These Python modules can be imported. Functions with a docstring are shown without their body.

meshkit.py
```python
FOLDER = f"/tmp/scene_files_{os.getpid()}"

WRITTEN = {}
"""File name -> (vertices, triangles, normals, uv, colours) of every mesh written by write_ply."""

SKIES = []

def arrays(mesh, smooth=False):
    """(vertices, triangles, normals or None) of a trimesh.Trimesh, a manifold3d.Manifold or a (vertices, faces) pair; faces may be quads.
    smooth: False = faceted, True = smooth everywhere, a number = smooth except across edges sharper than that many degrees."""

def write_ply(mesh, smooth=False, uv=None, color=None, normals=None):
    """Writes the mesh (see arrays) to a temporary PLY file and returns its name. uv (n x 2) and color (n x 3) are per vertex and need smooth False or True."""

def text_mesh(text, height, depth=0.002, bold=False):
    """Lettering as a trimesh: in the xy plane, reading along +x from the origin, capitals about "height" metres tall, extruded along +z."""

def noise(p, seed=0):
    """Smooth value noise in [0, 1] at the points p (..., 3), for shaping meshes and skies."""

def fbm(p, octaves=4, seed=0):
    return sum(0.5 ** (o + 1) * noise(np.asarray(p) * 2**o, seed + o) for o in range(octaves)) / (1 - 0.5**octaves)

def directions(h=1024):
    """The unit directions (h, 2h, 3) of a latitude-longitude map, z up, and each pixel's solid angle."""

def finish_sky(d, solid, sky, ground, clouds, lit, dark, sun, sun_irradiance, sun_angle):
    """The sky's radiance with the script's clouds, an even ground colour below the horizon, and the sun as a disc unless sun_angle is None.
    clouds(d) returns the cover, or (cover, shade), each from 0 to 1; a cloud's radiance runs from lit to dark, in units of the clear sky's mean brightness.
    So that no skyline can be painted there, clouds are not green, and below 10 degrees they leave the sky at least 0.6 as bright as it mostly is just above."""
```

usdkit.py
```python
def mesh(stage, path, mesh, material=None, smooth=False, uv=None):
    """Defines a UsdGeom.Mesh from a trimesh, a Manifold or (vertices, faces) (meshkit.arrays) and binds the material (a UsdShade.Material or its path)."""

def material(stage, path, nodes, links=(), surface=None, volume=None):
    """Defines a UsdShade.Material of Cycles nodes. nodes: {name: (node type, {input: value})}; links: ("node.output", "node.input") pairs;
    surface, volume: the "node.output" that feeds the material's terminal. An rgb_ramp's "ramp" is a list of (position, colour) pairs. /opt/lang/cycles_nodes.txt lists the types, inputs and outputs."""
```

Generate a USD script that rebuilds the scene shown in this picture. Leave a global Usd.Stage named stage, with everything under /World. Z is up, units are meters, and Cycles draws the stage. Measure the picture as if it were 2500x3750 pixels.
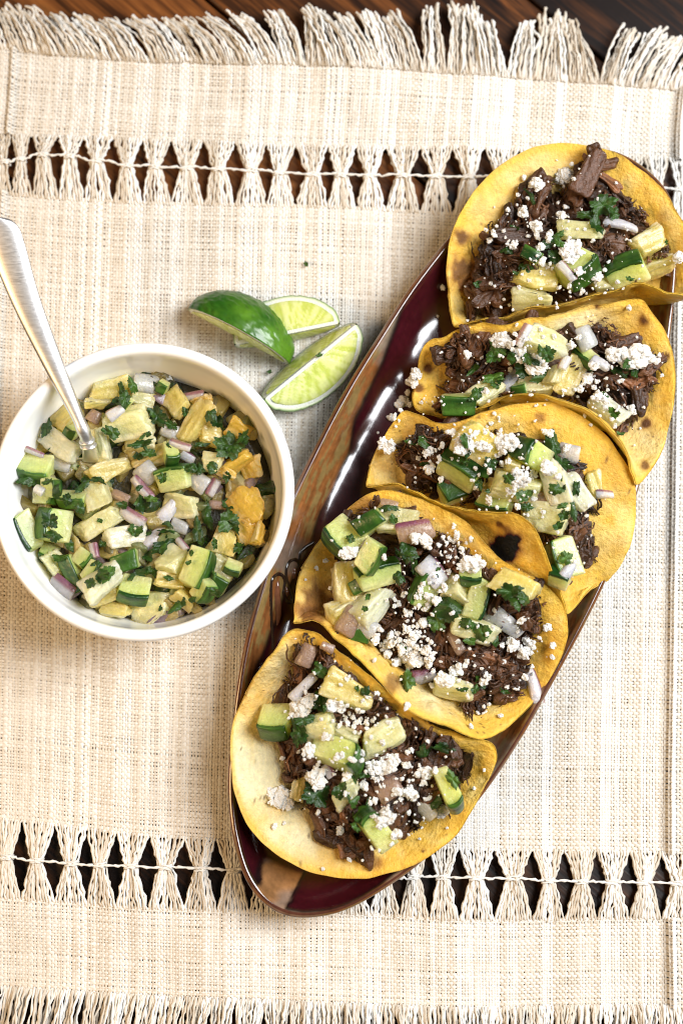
import math, numpy as np, trimesh, usdkit
from meshkit import noise, fbm
from pxr import Usd, UsdGeom, UsdLux, UsdShade, Gf, Sdf, Vt
from scipy.interpolate import PchipInterpolator, CubicSpline
from scipy.spatial import cKDTree
from shapely.geometry import Polygon, Point
import shapely

# ------------------------------------------------------------------ camera, light
stage = Usd.Stage.CreateInMemory()
UsdGeom.SetStageUpAxis(stage, 'Z'); UsdGeom.SetStageMetersPerUnit(stage, 1.0)
UsdGeom.Xform.Define(stage, '/World'); UsdGeom.Scope.Define(stage, '/World/Looks')
AP, FL, DIST, TILT = 24.0, 50.0, 0.66, math.radians(8.0)
EYE = np.array([0.0, -DIST * math.sin(TILT), DIST * math.cos(TILT)])
RIGHT = np.array([1.0, 0, 0]); UP = np.array([0, math.cos(TILT), math.sin(TILT)]); BACK = np.cross(RIGHT, UP)
cam = UsdGeom.Camera.Define(stage, '/World/camera')
cam.CreateFocalLengthAttr(FL); cam.CreateHorizontalApertureAttr(AP); cam.CreateVerticalApertureAttr(AP * 1.5)
cam.CreateClippingRangeAttr(Gf.Vec2f(0.02, 50)); cam.CreateFStopAttr(4.5); cam.CreateFocusDistanceAttr(0.625)
cam.CreateExposureAttr(0.0)
M4 = Gf.Matrix4d(*RIGHT, 0, *UP, 0, *BACK, 0, *EYE, 1)
cam.AddTransformOp().Set(M4)

def lamp_matrix(pos, target):
    pos, target = np.array(pos, float), np.array(target, float)
    b = (pos - target) / np.linalg.norm(pos - target)
    r = np.cross([0, 0, 1.0], b); r /= np.linalg.norm(r); u = np.cross(b, r)
    return Gf.Matrix4d(*r, 0, *u, 0, *b, 0, *pos, 1)

def rect(name, az, el, dist, w, h, power, color):
    L = UsdLux.RectLight.Define(stage, '/World/' + name)
    a, e = math.radians(az), math.radians(el)
    p = np.array([math.cos(a) * math.cos(e), math.sin(a) * math.cos(e), math.sin(e)]) * dist
    L.AddTransformOp().Set(lamp_matrix(p, (0, 0, 0.01)))
    L.CreateWidthAttr(w); L.CreateHeightAttr(h); L.CreateIntensityAttr(power); L.CreateColorAttr(Gf.Vec3f(*color))
    return L
# a big window to the right gives the cool daylight, the lamps of the room the warm light
rect('window_light', 14, 51, 1.25, 0.55, 0.85, 21.0, (0.95, 0.97, 1.0))
rect('ceiling_lamp_light', 193, 44, 0.85, 0.30, 0.30, 15.0, (1.0, 0.66, 0.33))
DOME = UsdLux.DomeLight.Define(stage, '/World/room_light')
dm = usdkit.material(stage, '/World/Looks/room_glow', {'b': ('background_shader', {'color': (1.0, 0.87, 0.72), 'strength': 0.06})}, [], surface='b.background')
UsdShade.MaterialBindingAPI.Apply(DOME.GetPrim()).Bind(dm)

# ------------------------------------------------------------------ picture points to places
SW = 2500.0
def unproj(px, py, z=0.0):
    px, py, z = np.broadcast_arrays(np.asarray(px, float), np.asarray(py, float), np.asarray(z, float))
    u = (px - 1250) / SW * AP / FL; v = -(py - 1875) / SW * AP / FL
    d = u[..., None] * RIGHT + v[..., None] * UP - BACK
    t = (z - EYE[2]) / d[..., 2]
    return EYE + t[..., None] * d
def proj(P):
    q = np.asarray(P, float) - EYE
    dz = -(q @ BACK)
    return np.stack([1250 + (q @ RIGHT) / dz * FL / AP * SW, 1875 - (q @ UP) / dz * FL / AP * SW], -1)
OV = 2500 / 1568.0
def ov(x, y, z=0.0): return unproj(np.asarray(x, float) * OV, np.asarray(y, float) * OV, z)

# ------------------------------------------------------------------ naming and writing
used = {}
def numbered(parent, name):
    k = (parent, name); n = used.get(k, -1) + 1; used[k] = n
    return f'{parent}/{name}' if n == 0 else f'{parent}/{name}_{n:03d}'
def tag(prim, label=None, cat=None, group=None, kind=None):
    for k, v in (('label', label), ('category', cat), ('group', group), ('kind', kind)):
        if v: prim.SetCustomDataByKey(k, v)
    return prim
def thing(name, label, cat, loc=(0, 0, 0), group=None, kind=None):
    x = UsdGeom.Xform.Define(stage, numbered('/World', name)); x.AddTranslateOp().Set(Gf.Vec3d(*map(float, loc)))
    return tag(x.GetPrim(), label, cat, group, kind)
def vnormals(v, f):
    n = np.zeros_like(v); fn = np.cross(v[f[:, 1]] - v[f[:, 0]], v[f[:, 2]] - v[f[:, 0]])
    for k in range(3):
        for c in range(3): n[:, c] += np.bincount(f[:, k], fn[:, c], len(v))
    return n / np.maximum(np.linalg.norm(n, axis=1, keepdims=True), 1e-12)
def emit(name, vf, mat, parent=None, smooth=True, col=None, loc=None, rot=None):
    """One Mesh prim; loc/rot (3x3, columns are the local axes) place it."""
    v, f = np.asarray(vf[0], float), np.asarray(vf[1], int)
    if f.shape[1] == 4: f = np.vstack([f[:, [0, 1, 2]], f[:, [0, 2, 3]]])
    path = numbered(str(parent.GetPath()) if parent else '/World', name)
    m = UsdGeom.Mesh.Define(stage, path)
    m.CreatePointsAttr(Vt.Vec3fArray.FromNumpy(v.astype(np.float32)))
    m.CreateFaceVertexCountsAttr(Vt.IntArray.FromNumpy(np.full(len(f), 3, np.int32)))
    m.CreateFaceVertexIndicesAttr(Vt.IntArray.FromNumpy(f.astype(np.int32).ravel()))
    m.CreateSubdivisionSchemeAttr('none')
    if smooth:
        m.CreateNormalsAttr(Vt.Vec3fArray.FromNumpy(vnormals(v, f).astype(np.float32))); m.SetNormalsInterpolation('vertex')
    if col is not None:
        UsdGeom.PrimvarsAPI(m).CreatePrimvar('tint', Sdf.ValueTypeNames.Color3fArray, 'vertex').Set(Vt.Vec3fArray.FromNumpy(np.asarray(col, np.float32)))
    if loc is not None or rot is not None:
        R = np.eye(3) if rot is None else rot; t = np.zeros(3) if loc is None else loc
        m.AddTransformOp().Set(Gf.Matrix4d(*R[:, 0], 0, *R[:, 1], 0, *R[:, 2], 0, *map(float, t), 1))
    UsdShade.MaterialBindingAPI.Apply(m.GetPrim()).Bind(MAT[mat])
    return m.GetPrim()
class MB:
    def __init__(s): s.v, s.f, s.c, s.n = [], [], [], 0
    def add(s, v, f, c=None):
        v, f = np.asarray(v, float), np.asarray(f, int)
        if f.shape[1] == 4: f = np.vstack([f[:, [0, 1, 2]], f[:, [0, 2, 3]]])
        s.v.append(v); s.f.append(f + s.n); s.n += len(v)
        if c is not None: s.c.append(np.broadcast_to(np.asarray(c, float), v.shape))
    def out(s): return np.vstack(s.v), np.vstack(s.f)
    def col(s): return np.vstack(s.c) if s.c else None
def grid_faces(nu, nv, closed_v=False):
    i, j = np.meshgrid(np.arange(nu - 1), np.arange(nv if closed_v else nv - 1), indexing='ij')
    a = i * nv + j; b = i * nv + (j + 1) % nv
    return np.stack([a, b, b + nv, a + nv], -1).reshape(-1, 4)
def tube(p, r, sides=5, flat=1.0, caps=True, up=(0, 0, 1.0)):
    p = np.asarray(p, float); n = len(p); r = np.broadcast_to(np.asarray(r, float), (n,))
    t = np.gradient(p, axis=0); t /= np.maximum(np.linalg.norm(t, axis=1, keepdims=True), 1e-12)
    u = np.asarray(up, float); s = np.cross(t, u); bad = np.linalg.norm(s, axis=1) < 0.05
    s[bad] = np.cross(t[bad], [1.0, 0.3, 0]); s /= np.linalg.norm(s, axis=1, keepdims=True); w = np.cross(s, t)
    a = np.arange(sides) / sides * 2 * np.pi
    v = p[:, None] + r[:, None, None] * (np.cos(a)[None, :, None] * s[:, None] + flat * np.sin(a)[None, :, None] * w[:, None])
    f = grid_faces(n, sides, True); v = v.reshape(-1, 3)
    f = np.vstack([f[:, [0, 1, 2]], f[:, [0, 2, 3]]])
    if caps:
        k = len(v); v = np.vstack([v, p[:1], p[-1:]])
        j = np.arange(sides); jn = (j + 1) % sides
        f = np.vstack([f, np.stack([np.full(sides, k), jn, j], 1), np.stack([np.full(sides, k + 1), (n - 1) * sides + j, (n - 1) * sides + jn], 1)])
    return v, f[:, ::-1]
def smoothstep(a, b, x):
    t = np.clip((np.asarray(x, float) - a) / (b - a), 0, 1); return t * t * (3 - 2 * t)

# ------------------------------------------------------------------ materials
MAT = {}
def material(name, nodes, links, surface='p.BSDF'):
    MAT[name] = usdkit.material(stage, '/World/Looks/' + name, nodes, links, surface=surface)
def tinted(name, rough=0.6, sss=0.0, sss_r=(1, .6, .3), sss_scale=0.002, spec=0.5, coat=0.0, nscale=0, namt=0.0, bscale=0, bdist=0.0, bdetail=4, translucent=0.0, rough_n=0.0):
    """Colour from the mesh's own tint, broken up by fine noise; fine relief by bump."""
    nodes = {'a': ('attribute', {'attribute': 'tint'}), 'tc': ('texture_coordinate', {}),
             'p': ('principled_bsdf', {'roughness': rough, 'specular_ior_level': spec, 'subsurface_weight': sss, 'subsurface_radius': sss_r, 'subsurface_scale': sss_scale, 'coat_weight': coat, 'coat_roughness': 0.08})}
    links = []; src = 'a.color'
    if nscale:
        nodes['n'] = ('noise_texture', {'scale': nscale, 'detail': 4.0, 'roughness': 0.6})
        nodes['r'] = ('map_range', {'from_min': 0.25, 'from_max': 0.75, 'to_min': 1 - namt, 'to_max': 1 + namt})
        nodes['cc'] = ('combine_color', {}); nodes['mx'] = ('mix_color', {'blend_type': 'multiply', 'fac': 1.0, 'use_clamp': False})
        links += [('tc.object', 'n.vector'), ('n.fac', 'r.value'), ('r.result', 'cc.r'), ('r.result', 'cc.g'), ('r.result', 'cc.b'), ('a.color', 'mx.a'), ('cc.color', 'mx.b')]
        src = 'mx.result'
    links.append((src, 'p.base_color'))
    if bscale:
        nodes['bn'] = ('noise_texture', {'scale': bscale, 'detail': float(bdetail), 'roughness': 0.6})
        nodes['b'] = ('bump', {'strength': 1.0, 'distance': bdist})
        links += [('tc.object', 'bn.vector'), ('bn.fac', 'b.height'), ('b.normal', 'p.normal')]
    if rough_n:
        nodes['rn'] = ('noise_texture', {'scale': 260.0, 'detail': 3.0})
        nodes['rr'] = ('map_range', {'from_min': 0.3, 'from_max': 0.7, 'to_min': rough - rough_n, 'to_max': rough + rough_n})
        links += [('tc.object', 'rn.vector'), ('rn.fac', 'rr.value'), ('rr.result', 'p.roughness')]
    if translucent:
        nodes['t'] = ('translucent_bsdf', {}); nodes['m'] = ('mix_closure', {'fac': translucent})
        links += [(src, 't.color'), ('p.BSDF', 'm.closure1'), ('t.BSDF', 'm.closure2')]
        material(name, nodes, links, 'm.closure'); return
    material(name, nodes, links)
tinted('linen', rough=0.95, spec=0.1, nscale=900, namt=0.12)
tinted('masa', rough=0.6, spec=0.3, sss=0.12, sss_r=(1, .5, .12), sss_scale=0.0025, nscale=520, namt=0.16, bscale=650, bdist=0.0009, rough_n=0.15)
tinted('beef', rough=0.36, spec=0.45, nscale=500, namt=0.35, bscale=900, bdist=0.0006)
tinted('fruit', rough=0.30, spec=0.5, sss=0.6, sss_r=(1, .75, .3), sss_scale=0.005, coat=0.3, nscale=420, namt=0.14, bscale=600, bdist=0.0007)
tinted('skin', rough=0.3, spec=0.5, nscale=300, namt=0.3, bscale=500, bdist=0.0003)
tinted('herb', rough=0.3, spec=0.5, nscale=600, namt=0.25, bscale=700, bdist=0.0006, translucent=0.22)
tinted('curd', rough=0.75, spec=0.25, sss=0.25, sss_r=(1, .9, .7), sss_scale=0.0015, bscale=1400, bdist=0.0007)
tinted('glaze', rough=0.14, spec=0.55, coat=0.6, nscale=350, namt=0.25, bscale=70, bdist=0.0002, bdetail=2)
tinted('peel', rough=0.3, spec=0.5, nscale=350, namt=0.15)
tinted('pulp', rough=0.25, spec=0.5, sss=0.4, sss_r=(.8, 1, .3), sss_scale=0.003, nscale=300, namt=0.1, bscale=500, bdist=0.0004)
tinted('brine', rough=0.2, spec=0.5, nscale=300, namt=0.3)
material('porcelain', {'p': ('principled_bsdf', {'base_color': (0.90, 0.90, 0.885), 'roughness': 0.16, 'specular_ior_level': 0.5, 'coat_weight': 0.4, 'coat_roughness': 0.05})}, [])
material('steel', {'tc': ('texture_coordinate', {}), 'mp': ('mapping', {'scale': (40, 900, 900)}), 'n': ('noise_texture', {'scale': 3.0, 'detail': 3.0}),
    'r': ('map_range', {'from_min': 0.3, 'from_max': 0.7, 'to_min': 0.34, 'to_max': 0.46}), 'b': ('bump', {'distance': 0.00003, 'strength': 0.25}),
    'p': ('principled_bsdf', {'base_color': (0.80, 0.80, 0.80), 'metallic': 1.0})},
    [('tc.object', 'mp.vector'), ('mp.vector', 'n.vector'), ('n.fac', 'r.value'), ('r.result', 'p.roughness'), ('n.fac', 'b.height'), ('b.normal', 'p.normal')])
material('walnut', {'tc': ('texture_coordinate', {}), 'at': ('attribute', {'attribute': 'tint'}), 'sx': ('separate_color', {}), 'mp': ('mapping', {'scale': (5, 60, 5)}), 'n': ('noise_texture', {'scale': 2.2, 'detail': 6.0, 'roughness': 0.62, 'distortion': 0.6}),
    'mp2': ('mapping', {'scale': (30, 700, 30)}), 'n2': ('noise_texture', {'scale': 1.0, 'detail': 3.0}),
    'mx': ('math', {'math_type': 'multiply_add', 'value2': 0.35}), 'o2': ('math', {'math_type': 'add', 'value2': -0.68}), 'ad': ('math', {'math_type': 'add'}),
    'rp': ('rgb_ramp', {'ramp': [(0.26, (0.006, 0.002, 0.001)), (0.44, (0.045, 0.015, 0.004)), (0.6, (0.15, 0.050, 0.012)), (0.8, (0.30, 0.11, 0.026))]}),
    'b': ('bump', {'distance': 0.0004, 'strength': 0.5}), 'p': ('principled_bsdf', {'roughness': 0.35, 'specular_ior_level': 0.4})},
    [('tc.object', 'mp.vector'), ('mp.vector', 'n.vector'), ('tc.object', 'mp2.vector'), ('mp2.vector', 'n2.vector'), ('n2.fac', 'mx.value1'), ('at.color', 'sx.color'), ('sx.r', 'o2.value1'), ('o2.value', 'mx.value3'),
     ('n.fac', 'ad.value1'), ('mx.value', 'ad.value2'), ('ad.value', 'rp.fac'), ('rp.color', 'p.base_color'), ('ad.value', 'b.height'), ('b.normal', 'p.normal')])
# ------------------------------------------------------------------ table: walnut planks laid diagonally
PTONE = [-.22, -.20, -.16, .07, -.06, -.22, -.28]
def plank(x0, x1, y0, y1, th, i, tabletop, ang):
    r = 0.0012
    prof = np.array([(y0 + .0006, -th), (y0 + .0006, -r), (y0 + .0006 + r * .3, -r * .3), (y0 + .0006 + r, 0), (y1 - .0006 - r, 0), (y1 - .0006 - r * .3, -r * .3), (y1 - .0006, -r), (y1 - .0006, -th)])
    v = np.array([[x, y, z] for x in (x0, x1) for y, z in prof]); n = len(prof)
    f = [[j, (j + 1) % n, n + (j + 1) % n, n + j] for j in range(n)]
    tri = [[k[0], k[2], k[1]] for k in f] + [[k[0], k[3], k[2]] for k in f]
    for j in range(1, n - 1): tri += [[0, j, j + 1], [n, n + j + 1, n + j]]
    c, s = math.cos(ang), math.sin(ang)
    emit('plank', (v, np.array(tri)), 'walnut', tabletop, smooth=False, col=np.full((len(v), 3), .5 + PTONE[i]), rot=np.array([[c, -s, 0], [s, c, 0], [0, 0, 1]]), loc=(0, 0, -0.0004 * (i % 2)))
tabletop = tag(UsdGeom.Xform.Define(stage, numbered('/World', 'tabletop')).GetPrim(), 'dark walnut plank tabletop under the linen placemat', 'tabletop', kind='structure')
# the joint seen above the fringe at the left runs from (478,0) to (600,100)
pa, pb = ov(478, 0), ov(596, 100); PANG = math.atan2(*(pb - pa)[[1, 0]])
off = -math.sin(PANG) * pa[0] + math.cos(PANG) * pa[1]
for k, (lo, hi) in enumerate([(-.50, -.385), (-.385, -.26), (-.26, -.13), (-.13, 0), (0, .105), (.105, .22), (.22, .34)]):
    plank(-.75, .75, off + lo, off + hi, .028, k, tabletop, PANG)

# ------------------------------------------------------------------ placemat: every thread woven
PL = PchipInterpolator
L_top = PL([-150, 0, 70, 300, 560, 784, 1000, 1180, 1540, 1750], [104, 112, 120, 140, 152, 162, 172, 182, 206, 214])
L_up_b = PL([-150, 0, 50, 350, 750, 1130, 1500, 1750], [306, 314, 320, 330, 345, 355, 372, 384])
L_tie1 = PL([-150, 0, 52, 110, 300, 500, 750, 1084, 1545, 1750], [384, 378, 370, 360, 385, 392, 405, 412, 438, 448])
L_mid_t = PL([-150, 0, 30, 300, 750, 1034, 1500, 1750], [436, 444, 447, 465, 476, 490, 512, 524])
L_mid_b = PL([-150, 25, 350, 1134, 1484, 1750], [1876, 1886, 1922, 1953, 1960, 1964])
L_tie2 = PL([-150, 20, 150, 375, 934, 1184, 1284, 1484, 1750], [1962, 1968, 1981, 1990, 2013, 2014, 2023, 2026, 2030])
L_low_t = PL([-150, 25, 350, 834, 1134, 1509, 1750], [2046, 2056, 2080, 2094, 2107, 2104, 2106])
L_low_b = PL([-150, 25, 350, 750, 1084, 1534, 1750], [2262, 2270, 2289, 2303, 2313, 2310, 2314])
seamL = PL([-200, 130, 330, 430, 700, 1000, 2600], [48, 42, 30, 20, 8, -2, -24])
seamR = PL([-200, 190, 330, 700, 1000, 1500, 1900, 2600], [1558, 1555, 1545, 1542, 1538, 1532, 1526, 1534])
S0, S1, NW = -0.075, 1.06, 262
rng = np.random.default_rng(7)
wS = np.linspace(S0, S1, NW)
wJ = rng.normal(0, 0.10, NW) * (S1 - S0) / NW
wW = rng.uniform(0.74, 1.06, NW)
wT = np.clip(.5 + np.convolve(rng.normal(0, .62, NW + 4), np.ones(2) / 2, 'same')[2:-2], 0, 1)
WHITE, TAN = np.array([0.76, 0.74, 0.695]), np.array([0.55, 0.475, 0.375])
def sx(s, y): return seamL(y) + s * (seamR(y) - seamL(y))
def zmat(x, y, s):
    p = np.stack([x * 17, y * 17, np.zeros_like(x)], -1)
    z = 0.0016 + 0.0100 * (fbm(p, 3, 5) ** 2) * smoothstep(.08, .20, np.abs(y))
    z = z + 0.0034 * np.exp(-((s - 1.006) / .0042) ** 2) - 0.0008 * np.exp(-((s - .994) / .004) ** 2)
    return z + 0.0030 * np.exp(-((s + 0.004) / .004) ** 2) + 0.0014 * smoothstep(1.0, 1.02, s) + .0012 * smoothstep(0, -.02, s)
PIT = 1.40e-3; AMP = 0.00028
mat_thing = thing('placemat', 'cream and tan handwoven linen placemat with hemstitched openwork rows and fringed ends', 'placemat')
def thread_strip(x, y, z, w, side):
    """x,y,z,w: (threads, samples). Arched ribbons; side = 0 runs along y, 1 along x."""
    n, m = x.shape
    tx, ty = np.gradient(x, axis=1), np.gradient(y, axis=1); l = np.hypot(tx, ty); nx, ny = -ty / l, tx / l
    P = np.empty((n, m, 3, 3))
    for k, (o, dz) in enumerate(((-1, -.00030), (0, .00018), (1, -.00030))):
        P[:, :, k, 0] = x + nx * w * o; P[:, :, k, 1] = y + ny * w * o; P[:, :, k, 2] = z + dz
    f = grid_faces(m, 3); F = (f[None] + (np.arange(n) * m * 3)[:, None, None]).reshape(-1, 4)
    return P.reshape(-1, 3), F[:, ::-1]
def panel(top, bot, rows, seed):
    mb = MB(); r = np.random.default_rng(seed)
    jj = np.linspace(0, 1, 2 * rows + 1)
    S = (wS + wJ)[:, None] * np.ones(len(jj))[None]
    S = S + 0.10 * (S1 - S0) / NW * (noise(np.stack([np.arange(NW)[:, None] * 3.1 + 0 * jj, 0 * S, jj[None] * rows * .22 + 0 * S], -1), seed) - .5)
    X0 = sx(S, 1000.0)
    T, B = top(X0), bot(X0); Y = T + (B - T) * jj; X = sx(S, Y); T, B = top(X), bot(X); Y = T + (B - T) * jj
    W = unproj(X * OV, Y * OV)
    x, y = W[..., 0], W[..., 1]
    ii = np.arange(NW)[:, None]; par = np.where((ii + (np.arange(2 * rows + 1)[None] // 2)) % 2 == 0, 1.0, -1.0) * (np.arange(2 * rows + 1)[None] % 2)
    base = zmat(x, y, S)
    slub = noise(np.stack([ii * 7.3 + 0 * x, 0 * x, jj[None] * rows * .16 + 0 * x], -1), seed + 3)
    w = PIT * 0.5 * (wW[:, None] * (.78 + .42 * slub)) * .92
    v, f = thread_strip(x, y, base + AMP * par, w, 0)
    t = np.clip(wT[:, None] + .45 * (slub - .5) + .25 * (noise(np.stack([x * 60, y * 60, 0 * x], -1), 9) - .5), 0, 1)
    c = TAN + (WHITE - TAN) * t[..., None]
    mb.add(v, f, np.repeat(c[:, :, None], 3, 2).reshape(-1, 3))
    # weft
    sW = np.linspace(S0, S1, 2 * NW + 1)
    k = (np.arange(rows) + .5) / rows + r.normal(0, .10, rows) / rows
    S = np.broadcast_to(sW, (rows, len(sW))); X0 = sx(S, 1000.0); T, B = top(X0), bot(X0); Y = T + (B - T) * k[:, None]
    X = sx(S, Y); T, B = top(X), bot(X); Y = T + (B - T) * k[:, None]
    W = unproj(X * OV, Y * OV); x, y = W[..., 0], W[..., 1]
    par = np.where((np.arange(rows)[:, None] + (np.arange(2 * NW + 1)[None] // 2)) % 2 == 0, -1.0, 1.0) * (np.arange(2 * NW + 1)[None] % 2)
    slub = noise(np.stack([np.arange(rows)[:, None] * 5.7 + 0 * x, 0 * x, np.arange(2 * NW + 1)[None] * .07 + 0 * x], -1), seed + 8)
    rw = r.uniform(.72, 1.0, rows)[:, None]; rt = np.clip(r.normal(.55, .09, rows), 0, 1)[:, None]
    v, f = thread_strip(x, y, zmat(x, y, S) + AMP * par, PIT * .5 * rw * (.78 + .42 * slub) * .92, 1)
    t = np.clip(rt + .3 * (slub - .5), 0, 1); c = TAN + (WHITE - TAN) * t[..., None]
    mb.add(v, f[:, ::-1] if False else f, np.repeat(c[:, :, None], 3, 2).reshape(-1, 3))
    emit('woven_panel', mb.out(), 'linen', mat_thing, col=mb.col())
panel(L_top, L_up_b, 28, 11); panel(L_mid_t, L_mid_b, 206, 12); panel(L_low_t, L_low_b, 30, 13)

def yarn(mb, p, r, t, twist=1.0, sides=4):
    n = len(p); rr = r * (1 + .34 * np.sin(np.arange(n) * 1.9 + t * 40)); p = p + (np.random.default_rng(int(abs(t) * 1e6) + n).normal(0, .00022, p.shape) * [1, 1, .6])
    v, f = tube(p, rr, sides); mb.add(v, f, TAN + (WHITE - TAN) * np.clip(t, 0, 1))
TIES1 = [-60, 15, 52, 102, 165, 225, 295, 357, 432, 505, 580, 642, 720, 783, 848, 925, 1000, 1075, 1150, 1224, 1298, 1372, 1446, 1506, 1556, 1620]
TIES2 = [-50, 20, 88, 168, 233, 303, 383, 463, 538, 608, 676, 744, 812, 880, 949, 1014, 1091, 1176, 1256, 1334, 1404, 1476, 1553, 1625]
def openwork(top, tie, bot, ties, seed):
    r = np.random.default_rng(seed); ties = np.array(ties, float); cuts = (ties[1:] + ties[:-1]) / 2
    s = wS; tone = wT
    ymid = float(tie(700.0)); x = sx(s, ymid); which = np.searchsorted(cuts, x)
    cord = [unproj((ties[0] - 40) * OV, tie(ties[0] - 40) * OV, .002)]
    wraps = MB()
    for k, xc in enumerate(ties):
        idx = np.where(which == k)[0]
        if len(idx) == 0: continue
        mb = MB(); h = r.uniform(-3, 3); yc = float(tie(xc)); m = 21; q = np.linspace(0, 1, m)
        half = (x[idx].max() - x[idx].min()) / 2 + 1
        for i in idx:
            s_i = s[i] + r.normal(0, .0004)
            y0, y1 = float(top(x[i])) - 6, float(bot(x[i])) + 6
            ft = (yc - y0) / (y1 - y0)
            qq = np.where(q < .5, q / .5 * ft, ft + (q - .5) / .5 * (1 - ft)); yy = y0 + (y1 - y0) * qq
            u = np.clip(np.abs(q - .5) * 2, 0, 1)
            sq = .34 + .66 * np.clip(u * 1.06, 0, 1) ** r.uniform(.8, 1.0)
            rel = x[i] - xc
            xx = xc + rel * sq + r.normal(0, 2.4) * np.sin(np.pi * q * r.uniform(2.0, 5.0)) * np.clip((1 - u) * 3, 0, 1) * u
            zz = .0016 + (1 - u) * .0016 * np.sqrt(np.clip(1 - (rel / half) ** 2, 0, 1)) * r.uniform(.2, 1.2) + .0009 * np.sin(np.pi * q) + r.uniform(0, .0008) * (1 - u)
            W0 = unproj(xx * OV, yy * OV, 0) * [1, 1, 0]; yarn(mb, W0 + np.stack([0 * zz, 0 * zz, zz + zmat(W0[:, 0], W0[:, 1], .5 + 0 * zz) - .0016], 1), r.uniform(.00052, .00074), tone[i] + r.normal(.08, .16))
        emit('thread_bundle', mb.out(), 'linen', mat_thing, col=mb.col())
        c = unproj(xc * OV, yc * OV, .0032); zo = float(zmat(c[0], c[1], .5)) - .0016; c[2] += zo; w = half * .30 * OV * 1.27e-4 + .0006
        a = np.linspace(0, 2 * np.pi, 13)
        for dy in (-.0007, .0007):
            yarn(wraps, np.stack([c[0] + w * np.cos(a), c[1] + dy + .0003 * np.sin(a * 2), .0032 + zo + .0021 * np.sin(a)], 1), .00052, .75, sides=5)
        cord += [c + [-w * 1.0, r.normal(0, .0003), .0016], c + [w * 1.0, r.normal(0, .0003), .0016]]
    cord = np.array(cord); tt = np.arange(len(cord)); fine = np.linspace(0, len(cord) - 1, len(cord) * 7)
    P = np.stack([PL(tt, cord[:, k])(fine) for k in range(3)], 1)
    yarn(wraps, P, .00058, .85, sides=6)
    emit('tie_cord', wraps.out(), 'linen', mat_thing, col=wraps.col())
openwork(L_up_b, L_tie1, L_mid_t, TIES1, 21); openwork(L_mid_b, L_tie2, L_low_t, TIES2, 22)

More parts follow.
